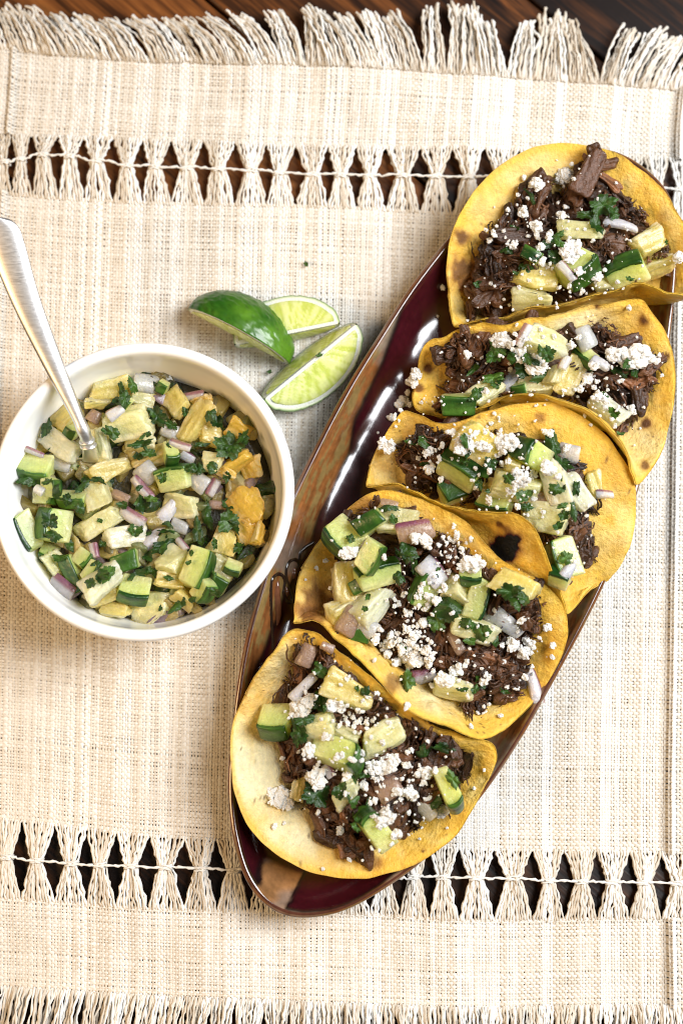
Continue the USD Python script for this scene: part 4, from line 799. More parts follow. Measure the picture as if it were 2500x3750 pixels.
lay(F4, 'on the fourth taco', '''
C|455 215 95 150 60 70|under the olive pineapple at the top of the fourth taco
P|585 198 260 125 4 v|at the top left of the fourth taco, leaf on it
O|550 118 90 45 10 b|above the olive pineapple of the fourth taco
L|545 145 130 45 0 .25|along the olive pineapple's edge on the fourth taco
L|570 195 60 50 70 .5|on the olive pineapple of the fourth taco
C|310 290 190 140 45 22|at the upper left edge of the fourth taco
L|347 303 60 50 80 .3|on the upper left cucumber of the fourth taco
O|690 268 190 120 -15 b,.3|right of the olive pineapple on the fourth taco
O|415 350 130 55 -48 w|between the crumb and slanted cucumber on the fourth taco
P|300 690 130 120 -30 g|at the left end of the fourth taco's filling
P|318 520 215 130 80 g|standing left of the cucumbers on the fourth taco
C|390 552 75 70 60 75|below the long bright cucumber of the fourth taco
C|443 395 165 95 -62 20|slanted above the long bright cucumber of the fourth taco
C|495 490 240 115 162 30|lying long and bright at the left of the fourth taco
C|390 800 120 70 15 70|beside the near fold of the fourth taco
O|435 765 110 95 40 g|beneath the creamy pineapple of the fourth taco
P|470 655 235 140 -52 c|with two cilantro flecks left on the fourth taco
O|342 735 160 95 -62 b|at the lower left of the fourth taco
L|438 612 42 30 -60 .5|upper fleck on the creamy pineapple of the fourth taco
L|420 670 42 34 10 .5|lower fleck on the creamy pineapple of the fourth taco
L|645 375 150 100 60 .2|under the top crumbs of the fourth taco
L|685 455 100 50 80 .15|left of the white onion on the fourth taco
C|970 500 120 85 5 25|behind the upright cucumber on the fourth taco
C|735 572 185 105 118 20|under the white onion at mid fourth taco
O|782 468 165 115 50 w,.22|at the centre of the fourth taco
P|905 590 160 140 40 p|left of the upright cucumber on the fourth taco
C|1002 612 205 100 -72 22|upright at the centre right of the fourth taco
P|1215 560 245 140 27 g|at the far right of the fourth taco by the fold
L|1180 580 160 95 5 .3|large, on the golden pineapple of the fourth taco
L|1208 640 90 65 70 .35|hanging below the golden pineapple on the fourth taco
O|1155 740 210 90 38 g|on the meat at right of the fourth taco
P|985 775 270 110 16 p|right of the cilantro bunch on the fourth taco
L|800 735 130 110 80 .8|at the left of the cilantro bunch on the fourth taco
L|860 665 170 150 20 .2|on top of the cilantro bunch on the fourth taco
L|1030 790 120 100 40 .6|at the right end of the lower pale pineapple of the fourth taco
L|960 750 110 65 20 .4|on the lower pale pineapple of the fourth taco
L|970 838 75 45 0 .7|under the lower pale pineapple of the fourth taco
O|895 845 130 55 60 b|on the meat below the cilantro bunch of the fourth taco
O|730 1022 120 75 -15 u|at the lower edge of the crumb heap on the fourth taco
P|885 1085 215 125 16 p|at the bottom of the fourth taco's filling
L|645 1045 120 90 75 .75|on the near flap of the fourth taco
O|1308 1065 200 66 76 w,.35|hanging over the right rim of the fourth taco
K|340 378 115 75 -15|beside the upper left cucumber of the fourth taco
K|980 432 140 95 10|near the far flap of the fourth taco
K|735 308 95 70 20|on the brownish onion of the fourth taco
K|835 1045 115 75 5|on the lowest pineapple of the fourth taco
K|1190 850 85 90 30|at right of the fourth taco above the rim
K|1260 900 90 60 -40|along the right rim of the fourth taco''')
crumbs(F4, 'on the fourth taco', '215 420 58 46;520 400 54 46;680 300 80 60;900 280 66 44;640 780 64 52;700 800 62;560 850 74;620 880 72;680 900 76;600 940 64;540 910 54;740 890 72;700 950 72;650 970 54;760 950 54;480 820 62;505 780 54;560 810 58;725 740 72 60;650 690 62;660 840 66;590 800 50;640 930 60;780 900 45;840 560 50 70;806 620 60;890 1000 62 82;1240 732 82 36;1372 772 62 50;1266 840 72 50;1400 858 52 60;1400 922 52 40;1300 870 52;1255 1030 58 50;1050 1040 82 60;1150 950 42;1132 1230 46 40;975 1285 46 40;642 1174 62 36;170 455 38;242 560 36;112 518 22;600 640 50;620 600 45;575 620 40;860 470 50;900 500 45;880 690 45;1100 680 45;1060 800 42;1220 790 40;1070 1170 32;1010 1210 30;1040 1180 34;770 1070 50;1330 820 36;905 840 50;1290 840 40;1160 1080 34;1215 1090 40;930 360 60 40;850 330 40;860 400 36;885 320 44;760 350 44;830 300 36;975 300 30;1000 470 50;700 650 45;690 600 50;740 600 55')
sprinkle(4, F4, [(640, 870, 140, 170, 15), (880, 340, 90, 50, 9), (700, 680, 100, 25, 9), (1240, 880, 110, 30, 8), (1000, 1000, 190, 40, 8), (860, 500, 120, 25, 8), (740, 610, 70, 25, 9)], 130, 'tiny white cheese crumbs dusted over the fourth taco')

lay(F3, 'on the middle taco', '''
C|640 455 130 100 20 60|behind the large skin-up cucumber of the middle taco
P|640 362 260 190 35 g|under crumbs at the upper left of the middle taco
C|545 490 220 140 215 48|large, with skin up at the left of the middle taco
C|510 600 140 110 160 70|by the near lip at lower left of the middle taco
P|705 580 90 80 10 g|in the hollow left of centre on the middle taco
C|740 652 180 90 15 15|along the near lip of the middle taco
P|815 455 80 120 10 g|small and yellow above centre of the middle taco
L|705 455 90 80 30 .15|left of the small yellow pineapple on the middle taco
P|985 722 240 125 12 p|by the near lip at centre of the middle taco
O|985 630 130 65 20 b|below the crumb covered pineapple of the middle taco
P|845 580 260 150 8 p|under cheese at centre of the middle taco
L|885 612 110 65 -15 .6|on the central pale pineapple of the middle taco
L|800 532 70 70 60 .6|at the left end of the central pale pineapple of the middle taco
C|930 402 135 170 120 48|dark and upright at the top of the middle taco
L|1035 350 170 85 78 .25|right of the upright dark cucumber on the middle taco
O|1112 400 115 95 10 g|with a crumb at upper right of the middle taco
L|1085 448 130 65 30 .2|pointed, at upper right of the middle taco
P|1168 600 235 120 55 c|smooth and flat at right of the middle taco
P|1048 565 255 120 72 c|bright and upright at centre right of the middle taco
L|1040 590 90 60 20 .5|on the bright upright pineapple of the middle taco
L|1080 672 70 34 -20 .6|at the foot of the bright upright pineapple of the middle taco
P|1252 560 140 85 70 g|small nub against the far flap of the middle taco
O|1302 610 100 46 5 w,.5|beside the golden nub of the middle taco
L|1090 720 70 60 -50 .3|where meat meets pineapple at right of the middle taco
L|1060 775 70 45 -30 .3|hanging under the lower pale pineapple of the middle taco
L|890 680 90 50 0 .2|between the two lower pineapples of the middle taco
C|1065 1050 115 95 200 60|at the very lower right of the middle taco
O|1112 1012 115 65 -58 w|under the triangular cucumber of the middle taco
C|1088 935 210 120 68 25|triangular at the lower right of the middle taco
L|1100 945 85 80 -30 .8|on the triangular cucumber of the middle taco
K|565 355 105 115 70|at the upper left of the middle taco
K|790 340 120 105 0|against the far flap of the middle taco
K|160 362 105 88 0|alone at the left end of the middle taco
K|850 530 120 100 20|on the central pale pineapple of the middle taco
K|1010 482 95 85 30|on top of the bright upright pineapple of the middle taco
K|670 365 90 62 15|on the golden pineapple of the middle taco''')
crumbs(F3, 'on the middle taco', '395 475 78 70;450 535 56;375 400 62 55;455 355 56 50;930 510 62 42;700 490 38 60;640 580 56 46;845 675 58;700 650 42 80;1010 290 62 50;765 455 42;195 210 62 55;620 300 82 40;500 290 82 42;1100 370 42 60;740 410 42;980 705 42;1230 250 32;1198 205 32;710 245 32;920 95 30;1000 118 26;945 150 28;725 190 32;750 215 22;520 250 24;570 265 26;680 290 40;710 300 42;505 425 26;535 436 24;630 475 36;610 540 32;870 425 26;330 425 40;400 380 45;440 425 40;335 395 36;830 590 40;900 480 36;850 300 24;690 640 40;740 680 40;935 640 50;860 360 30;900 720 26;645 510 30;810 380 40')
crumbs(F3, 'spilled on the platter beside the middle taco', '300 25 84 60;275 82 56 38;240 140 74 62;286 146 52 42;120 290 24;230 228 26;210 258 24;262 120 50;310 0 60')
sprinkle(3, F3, [(640, 350, 120, 40, 9), (400, 420, 90, 30, 8), (860, 560, 130, 40, 9), (720, 270, 150, 25, 7), (1000, 130, 220, 16, 8)], 120, 'tiny white cheese crumbs dusted over the middle taco')

lay(F2, 'on the second taco', '''
C|350 682 170 110 0 75|by the near lip at the left of the second taco
O|1042 320 125 100 60 g|right of the large pale pineapple on the second taco
P|815 342 270 165 15 p|large, below the far flap of the second taco
O|705 302 135 58 -62 w,.6|leaning left of the large pineapple on the second taco
L|835 402 100 85 0 .4|on the large pale pineapple of the second taco
L|562 385 140 95 68 .6|below the upper left crumb of the second taco
C|680 592 80 70 0 60|by the near lip at middle of the second taco
P|772 572 190 110 0 p|by the near lip at the centre of the second taco
L|820 530 180 95 -5 .35|across the central pineapple of the second taco
L|702 490 120 105 40 .2|at the centre left of the second taco
P|878 520 120 65 -75 v|behind the slanted pineapple of the second taco
O|635 545 130 62 -60 w|between cilantro leaves at left of the second taco
P|500 622 215 125 -42 p|by the near lip at the left of the second taco
L|540 532 140 70 -5 .85|folded over the lower left pineapple of the second taco
L|452 622 110 65 -40 .4|on the lower left pineapple of the second taco
C|1045 420 145 75 45 20|behind the slanted pineapple of the second taco
O|925 450 90 54 -60 w,.4|left of the slanted pineapple on the second taco
O|1125 450 105 66 30 w|under crumbs right of centre of the second taco
P|975 532 245 105 -62 g|slanted at the centre right of the second taco
P|1172 722 230 115 38 c|at the lower right of the second taco's filling
L|1195 725 80 55 45 .8|on the lower right pineapple of the second taco
L|1138 632 60 40 30 .3|above the lower right pineapple of the second taco
L|640 402 75 55 20 .3|under crumbs left of centre on the second taco
L|1232 832 50 32 10 .5|at the tip of the lower right pineapple of the second taco
K|1315 430 235 140 10|biggest of all, at the right of the second taco
K|590 335 120 85 15|at the upper left of the second taco
K|770 462 135 115 45|at the centre of the second taco
K|680 410 95 90 60|left of centre on the second taco
K|1190 410 105 75 20|left of the biggest lump on the second taco
K|1120 640 100 64 20|above the lower right pineapple of the second taco''')
crumbs(F2, 'on the second taco', '400 410 68 52;1440 415 48;1090 470 72 52;1050 540 82 60;1010 600 62;960 360 62;1155 670 54;1290 705 72 50;1235 555 42 60;1155 540 32;500 612 42 60;630 490 38;515 665 32;1000 320 52 42;800 275 44 36;870 310 36;665 250 32;1275 155 32 50;1315 315 28;1450 525 42 26;1200 800 52 40;740 630 24;832 655 24;770 688 26;550 735 26;572 752 22;526 782 34;1038 745 28;1068 790 32;1118 745 28;640 350 60;720 330 36;740 330 28;810 315 40;920 605 36;1080 520 45;1030 570 40;985 600 40;1240 625 30;1160 605 28;1185 760 50;1150 700 45;1340 810 26;1305 905 26;480 425 32;455 462 24;660 300 50;1080 640 44')
crumbs(F2, 'spilled on the platter beside the second taco', '120 520 64 82;85 570 64 42;80 620 48 32;45 660 62 60;85 682 42 46;40 712 48 40;5 748 52 46;240 200 22')
sprinkle(2, F2, [(680, 410, 110, 40, 8), (1180, 440, 120, 40, 8), (1060, 560, 80, 30, 8), (1150, 660, 90, 25, 9), (200, 640, 70, 20, 7)], 120, 'tiny white cheese crumbs dusted over the second taco')

lay(F1, 'on the topmost taco', '''
P|645 1055 285 120 3 v|by the near lip of the topmost taco
C|620 770 120 100 30 60|above the golden pineapple at left of the topmost taco
P|650 905 285 150 12 g|long, left of the big crumb on the topmost taco
P|1060 950 165 100 -20 v|by the near lip right of centre on the topmost taco
C|900 862 230 190 -40 38|under the biggest crumb of the topmost taco
L|772 780 120 90 60 .25|left of the biggest crumb on the topmost taco
L|740 692 110 85 -30 .2|above the long golden pineapple of the topmost taco
L|795 700 80 60 40 .6|touching the biggest crumb of the topmost taco
O|842 872 155 54 50 w,.2|on the cucumber under the biggest crumb of the topmost taco
P|922 615 275 130 4 p|under a dark leaf at the centre of the topmost taco
L|960 520 130 55 0 .25|along the top of the central pineapple of the topmost taco
L|1042 565 160 95 75 .2|at the right end of the central pineapple of the topmost taco
L|1065 460 200 140 -20 .35|largest leaf of the topmost taco
O|1180 572 210 66 15 w,.12|spindle shaped at right of the topmost taco
P|1380 690 220 130 -35 g|lumpy at the right end of the topmost taco
P|1390 862 210 120 -18 g|right of the skinned cucumber on the topmost taco
C|1220 880 240 160 160 32|half round at the right of the topmost taco
L|1235 930 60 40 20 .6|on the half round cucumber of the topmost taco
L|1480 685 36 24 80 .5|tiny fleck at the right of the topmost taco
K|868 752 165 170 30|biggest on the topmost taco, at its centre
K|825 280 105 110 60|on the upper shell of the topmost taco by the meat slab
K|655 330 100 80 0|at the upper left of the topmost taco
K|655 592 95 75 20|left of the central pineapple on the topmost taco
K|570 510 70 95 0|on the meat at upper left of the topmost taco
K|1550 790 80 110 80|at the picture's right edge on the topmost taco''')
crumbs(F1, 'on the topmost taco', '575 285 58 50;870 205 48;890 295 48 40;655 645 82 50;730 655 82 70;680 725 72 66;510 705 62 66;390 640 82 42;360 680 42 50;400 590 38;600 420 42 46;810 520 62 70;840 475 38 60;480 490 58 42;540 395 44;1035 910 72 82;1080 865 52;920 870 72 60;795 980 48 66;940 1000 62 42;1165 945 48;1005 680 48 40;1240 680 32;1210 675 28;1125 760 26;1155 325 32;545 975 42;370 950 38;690 810 74 50;680 280 28;825 345 28;1035 420 28;1145 518 36;860 660 40;740 630 50;955 610 32;910 610 24;460 660 34;470 700 30;565 895 36;610 930 36;680 875 30;750 860 36;685 980 28;860 965 40;860 1000 36;480 1085 30;450 1048 28;685 1045 36;660 1085 26;780 1100 26;1080 1010 30;210 968 24;1105 810 34;390 475 20;780 180 18;535 455 30')
crumbs(F1, 'spilled on the platter beside the topmost taco', '68 975 52 42;40 1152 18')
sprinkle(1, F1, [(690, 800, 90, 35, 8), (960, 960, 130, 45, 8), (560, 600, 140, 35, 8), (820, 520, 90, 20, 8)], 110, 'tiny white cheese crumbs dusted over the topmost taco')

# ------------------------------------------------------------------ salsa in the bowl: a chopped bed, then the pieces seen on top
r = np.random.default_rng(55); bed = MB(); BC = np.array([bc[0], bc[1]])
base = .0305; a = np.arange(90) / 90 * 2 * np.pi; rr = np.linspace(0, 1, 24); RB = br * .905 * .975
G = np.stack([rr[:, None] * RB * np.cos(a), rr[:, None] * RB * np.sin(a), 0 * rr[:, None] + 0 * a], -1)
G[..., 2] = base + .0015 * (1 - rr[:, None] ** 2) + .004 * (fbm(np.stack([G[..., 0] * 130, G[..., 1] * 130, 0 * G[..., 0]], -1), 3, 4) - .5) - .004 * smoothstep(.9, 1, rr)[:, None]
G[..., :2] += BC; f = grid_faces(24, 90, True)
if vnormals(G.reshape(-1, 3), f[:, :3])[:, 2].mean() < 0: f = f[:, ::-1]
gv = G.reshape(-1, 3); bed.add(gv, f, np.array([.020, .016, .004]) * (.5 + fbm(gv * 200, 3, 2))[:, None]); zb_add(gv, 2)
for i in range(190):
    t = r.uniform(0, 6.283); q = math.sqrt(r.uniform(0, 1)) * RB * .95; kind = r.choice(5, p=[.34, .22, .16, .16, .12])
    L, W_, H = r.uniform(.007, .014), r.uniform(.004, .008), r.uniform(.003, .006)
    v, f, u = chunk(L, W_, H, r, i % 23, power=6, warp=.2, rough=.0006); R = rot_from((math.cos(r.uniform(0, 6.28)), math.sin(r.uniform(0, 6.28))), r.normal(0, .5), r.normal(0, .4))
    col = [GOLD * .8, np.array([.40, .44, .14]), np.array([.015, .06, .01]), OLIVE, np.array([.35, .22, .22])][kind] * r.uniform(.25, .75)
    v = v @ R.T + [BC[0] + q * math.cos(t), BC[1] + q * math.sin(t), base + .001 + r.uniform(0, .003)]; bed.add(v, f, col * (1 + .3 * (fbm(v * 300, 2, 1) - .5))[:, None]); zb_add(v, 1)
tag(emit('chopped_salsa', bed.out(), 'fruit', None, col=bed.col()), 'wet finely chopped salsa filling the bowl under the larger chunks', 'salsa', kind='stuff')
lay(FB, 'in the bowl of salsa', '''
P|350 320 190 130 -38 g|behind the spoon handle in the bowl
P|570 185 235 130 -8 g|topmost left in the bowl, two leaves at its end
P|510 250 130 50 -5 g|under the topmost left pineapple in the bowl
O|762 142 145 110 8 g|at the top rim of the bowl
C|850 165 60 60 30 60|beside the glassy onion at the top of the bowl
P|755 235 140 110 20 p|right of the white onion near the top of the bowl
O|490 320 75 85 -60 b|right of the spoon collar in the bowl
P|205 462 140 115 60 g|behind the bright pineapple at left of the bowl
C|370 400 80 80 30 60|left of the spoon neck in the bowl
O|1012 210 120 52 -8 u|near the top right wall of the bowl
P|1062 240 110 75 -20 o|at the top right in the bowl
P|920 245 200 125 68 g|rounded, near the top of the bowl
P|1240 390 120 100 30 o|beside the right wall of the bowl near the top
O|315 565 120 90 20 g|under the bright pineapple at left of the bowl
O|160 705 130 95 30 g|below the left cucumber in the bowl
C|235 740 90 110 -80 25|below the left cucumber at the wall of the bowl
P|1100 432 140 115 15 g|behind the round leaf in the bowl
P|1032 350 245 120 -55 g|leaning, at the upper right in the bowl
O|885 400 115 80 15 g|above the spindle onion in the bowl
L|820 320 140 100 40 .12|in the gap right of the bright central pineapple in the bowl
L|890 362 80 50 30 .3|below the rounded pineapple in the bowl
L|965 295 60 40 80 .25|on the rounded pineapple in the bowl
L|1130 340 110 70 60 .12|in shadow at the upper right of the bowl
P|790 535 220 105 -18 g|above the central square cucumber in the bowl
C|890 510 75 120 -10 15|between pineapple and onion above centre in the bowl
L|775 515 95 50 0 .5|on the pineapple above the central cucumber in the bowl
P|710 462 225 95 -10 p|under the bright central pineapple in the bowl
P|525 475 235 90 78 p|standing right of the spoon neck in the bowl
P|320 465 255 120 33 c|bright, left of the spoon neck in the bowl
P|668 362 265 140 -12 p|bright with a leaf right of the spoon in the bowl
O|600 300 110 75 -35 w,.15|above the bright pineapple with a leaf in the bowl
C|655 245 70 60 40 60|above the white onion near the top of the bowl
L|590 405 95 65 50 .45|flat on the bright pineapple near the spoon in the bowl
L|690 160 100 50 65 .6|right one at the end of the topmost pineapple in the bowl
L|632 178 90 42 85 .35|left one at the end of the topmost pineapple in the bowl
L|735 462 150 42 -12 .25|under the bright central pineapple's edge in the bowl
P|1310 592 100 120 70 o|at the right wall of the bowl above the big orange chunk
P|1230 560 170 85 -30 o|under the round leaf in the bowl
P|1190 622 110 52 28 o|torn strip below the round leaf in the bowl
P|1105 562 125 110 15 p|left of the round leaf in the bowl
O|1110 690 115 60 -62 u|left of the big orange chunk in the bowl
L|1195 475 180 165 10 .42|large and round at the right of the bowl
L|1275 440 80 60 40 .2|behind the large round leaf in the bowl
O|975 535 105 62 30 w,.1|under the spindle onion in the bowl
O|935 470 140 50 20 w,.35|spindle shaped above the central cucumber in the bowl
P|515 725 165 150 60 v|below the long pineapple at left of centre in the bowl
P|575 602 250 105 -18 g|long, right of the spoon's end in the bowl
C|185 590 200 140 8 22|leftmost bright one in the bowl
O|185 508 125 36 22 u|on top of the leftmost bright cucumber in the bowl
C|262 690 110 95 -85 20|under the leftmost bright cucumber in the bowl
O|205 702 62 58 30 w|small, below the leftmost bright cucumber in the bowl
L|238 655 70 40 -10 .4|below the leftmost bright cucumber in the bowl
O|1040 665 120 110 40 g|right of the central square cucumber in the bowl
L|1025 590 90 70 20 .25|right of the central square cucumber in the bowl
C|912 642 195 120 172 26|square and bright at the centre of the bowl
L|842 632 80 52 80 .5|on the corner of the central square cucumber in the bowl
O|765 620 140 130 50 g|left of the central square cucumber in the bowl
O|735 692 170 66 50 w,.5|purple edged at the centre of the bowl
L|790 752 85 38 10 .8|at the end of the purple edged onion in the bowl
O|625 740 120 65 25 b|left of centre in the bowl
L|740 780 110 70 80 .12|in the dark gap at the centre of the bowl
C|378 752 160 85 4 40|below the spoon's end in the bowl
P|1165 1105 160 120 40 v|at the lower right wall of the bowl
P|1290 930 130 130 80 o|below the big orange chunk in the bowl
P|1352 935 140 62 -80 o|squeezed against the right wall of the bowl
P|1300 780 225 155 60 o|biggest and brightest at the right of the bowl
O|1150 785 130 50 5 b|left of the biggest orange chunk in the bowl
P|945 790 235 130 8 p|right of the crossed white onion in the bowl
O|935 895 110 75 20 g|below the pale pineapple at centre right of the bowl
C|255 1035 100 95 20 40|low at the left wall of the bowl
C|150 920 220 105 66 24|tall against the left wall of the bowl
C|292 888 190 165 100 40|large, second from the left wall of the bowl
L|258 862 110 90 40 .12|on the large cucumber at the left of the bowl
P|500 890 270 120 -30 p|long, at the lower left of centre in the bowl
L|517 866 36 26 20 .5|tiny fleck on the long lower pineapple in the bowl
O|685 845 180 82 36 w,.45|above the creamy pineapple at lower centre of the bowl
P|640 955 245 115 -10 c|creamy, at the lower centre of the bowl
L|690 925 40 30 80 .5|on the creamy lower centre pineapple in the bowl
O|885 805 160 75 -52 w|upper half of the crossed pair in the bowl
O|812 940 200 88 -42 w,.15|lower half of the crossed pair in the bowl
L|1078 840 170 62 78 .2|long and folded, right of centre in the bowl
L|1030 915 150 62 85 .2|long and dark below centre right in the bowl
P|1172 975 150 140 -65 g|under the lower right leaf in the bowl
L|1195 870 150 120 -30 .45|on the pineapple at the right of the bowl
L|1120 985 70 34 85 .3|at the left of the lower right pineapple in the bowl
L|860 1000 170 85 -20 .1|dark, below the crossed onions in the bowl
C|655 1080 150 110 -15 75|dark skinned, low in the middle of the bowl
O|490 1022 90 58 75 u|low at left of centre in the bowl
C|430 1060 100 90 -50 20|left of the leafed pineapple low in the bowl
P|300 1085 165 120 50 p|at the lower left of the bowl
O|322 1205 170 92 40 u|against the lower left wall of the bowl
C|385 1140 225 75 65 72|strip of dark skin at the lower left of the bowl
C|482 1130 125 70 -55 20|beside the skin strip at the lower left of the bowl
P|540 1255 195 105 -18 g|under the leafed pineapple at the bottom of the bowl
P|600 1335 180 90 8 g|at the bottom wall of the bowl
P|890 1175 160 95 5 g|under the bright upright cucumber low in the bowl
P|905 1072 160 165 20 p|below the lilac onion in the bowl
O|950 985 100 42 50 u|small and lilac on pineapple at lower right in the bowl
P|960 1280 140 95 42 g|at the bottom right of the bowl
C|1130 1185 130 110 30 75|in the shade at the lower right of the bowl
C|1215 1110 100 62 20 30|against the lower right wall of the bowl
C|1060 1228 140 105 -52 20|under the bright upright cucumber in the bowl
C|1030 1115 225 130 -68 24|bright and upright at the lower right of the bowl
L|985 1085 40 26 -30 .6|on the bright upright cucumber in the bowl
P|782 1310 240 140 2 p|broad, at the bottom of the bowl
C|698 1222 175 135 10 30|bright, on the broad bottom pineapple in the bowl
P|555 1170 245 140 -38 c|creamy, with a leaf, at lower left of the bowl
L|562 1140 120 80 -55 .85|on the creamy lower left pineapple in the bowl
L|472 1190 90 60 -40 .4|at the end of the creamy lower left pineapple in the bowl
L|880 1165 60 32 15 .3|on the low golden pineapple in the bowl
L|1115 1240 100 50 20 .25|glossy at the lower right of the bowl''')

# scraps of chopped cilantro caught in the gaps
def scraps(fr, where, pts_fn, n, seed, label, tone0=.12):
    r = np.random.default_rng(seed); mb = MB()
    for i in range(n):
        x, y = pts_fn(r); L = r.uniform(.004, .0105); px, py = fr.px(x, y); z = zb_at(px, py, 6, 50); c = unproj(px, py, z + .0009); th_ = r.uniform(0, 6.28)
        v, f, col = leaf_mesh(L, L * r.uniform(.35, .8), r, int(r.integers(2, 5)), .6, r.uniform(tone0, tone0 + .35)); R = rot_from((math.cos(th_), math.sin(th_)), r.normal(0, .5), r.normal(0, .4)); mb.add(v @ R.T + c, f, col)
    tag(emit('cilantro_scraps', mb.out(), 'herb', None, col=mb.col()), label, 'cilantro scraps', kind='stuff')
def in_bowl(r):
    q, t = math.sqrt(r.uniform(0, 1)) * 620, r.uniform(0, 6.283); return 742 + q * math.cos(t), 742 + q * math.sin(t)
scraps(FB, 'bowl', in_bowl, 55, 71, 'dark green scraps of chopped cilantro scattered through the bowl of salsa')
for k in (1, 2, 3, 4, 5):
    bl = Polygon(SPEC[k]['blob']).buffer(-50); bl = max(bl.geoms, key=lambda g: g.area) if hasattr(bl, 'geoms') else bl
    def on_taco(r):
        x0, y0, x1, y1 = bl.bounds
        while True:
            x, y = r.uniform(x0, x1), r.uniform(y0, y1)
            if bl.contains(Point(x, y)): return x, y
    scraps(SPEC[k]['frame'], 'taco', on_taco, 12, 80 + k, f'dark green scraps of chopped cilantro scattered over the {NUMW[k]} taco')

# ------------------------------------------------------------------ spoon
sp = [(-4, 500, .0815), (25, 590, .0758), (60, 690, .0692), (100, 785, .0628), (145, 885, .0568), (182, 966, .0520), (190, 985, .0508), (198, 1006, .0486), (205, 1035, .0432), (209, 1058, .0370)]
P0 = np.array([ov(x, y, z) for x, y, z in sp]); t = np.r_[0, np.cumsum(np.linalg.norm(np.diff(P0, axis=0), axis=1))]
q = np.linspace(0, t[-1], 90); path = CubicSpline(t, P0)(q); wid = np.interp(q, t, np.array([84, 80, 67, 55, 41, 29, 33, 29, 33, 44]) / 2 * OV * 1.13e-4); thk = np.interp(q, t, [.0016, .0017, .0018, .0020, .0023, .0027, .0030, .0026, .0017, .0010])
wid *= np.sqrt(np.clip(1 - (1 - np.clip(q / .009, 0, 1)) ** 2, .02, 1))
tn = np.gradient(path, axis=0); tn /= np.linalg.norm(tn, axis=1, keepdims=True); sd_ = np.cross(tn, [0, 0, 1.0]); sd_ /= np.linalg.norm(sd_, axis=1, keepdims=True); up_ = np.cross(sd_, tn); a = np.arange(28) / 28 * 2 * np.pi
V = path[:, None] + wid[:, None, None] * np.sign(np.cos(a))[None, :, None] * (np.abs(np.cos(a)) ** .8)[None, :, None] * sd_[:, None] + thk[:, None, None] * np.sin(a)[None, :, None] * up_[:, None]
f = grid_faces(90, 28, True); v = V.reshape(-1, 3)
if np.einsum('ij,ij->i', vnormals(v, f[:, :3]), v - np.repeat(path, 28, 0)).mean() < 0: f = f[:, ::-1]
spoon = thing('spoon', 'stainless steel spoon with a tapered brushed handle standing in the bowl of salsa', 'spoon')
emit('handle', (v, f), 'steel', spoon)
for kk in (.935, .955):
    i = int(kk * 89 * .955); c = path[i]; rr = wid[i] * 1.12; aa = np.linspace(0, 2 * np.pi, 25)
    ring = c + np.cos(aa)[:, None] * sd_[i] * rr + np.sin(aa)[:, None] * up_[i] * (thk[i] * 1.25); v, f = tube(ring, .0006, 8, caps=False, up=tn[i]); emit('collar', (v, f), 'steel', spoon)
ex = tn[-1]; ez = up_[-1]; ey = sd_[-1]; ang_ = math.radians(-14); ex, ez = ex * math.cos(ang_) - ez * -math.sin(ang_) * -1, ez
ct = path[-1] + tn[-1] * .026; uu = np.linspace(0, 1, 14); aa = np.arange(48) / 48 * 2 * np.pi
def shell_pts(off): return np.stack([(ct + (uu[i] * np.cos(aa) * .028)[:, None] * tn[-1] + (uu[i] * np.sin(aa) * .0185 * (1 - .18 * np.cos(aa)))[:, None] * ey + ((uu[i] ** 2 - 1) * .0075 + off) * ez) for i in range(14)])
A, B = shell_pts(.0006).reshape(-1, 3), shell_pts(-.0006).reshape(-1, 3); f = grid_faces(14, 48, True); k = len(A); o = 13 * 48 + np.arange(48); on = 13 * 48 + (np.arange(48) + 1) % 48
if (vnormals(A, f[:, :3]) @ ez).mean() < 0: f = f[:, ::-1]
emit('spoon_head', (np.vstack([A, B]), np.vstack([f, f[:, ::-1] + k, np.stack([o, on, on + k, o + k], 1)])), 'steel', spoon)

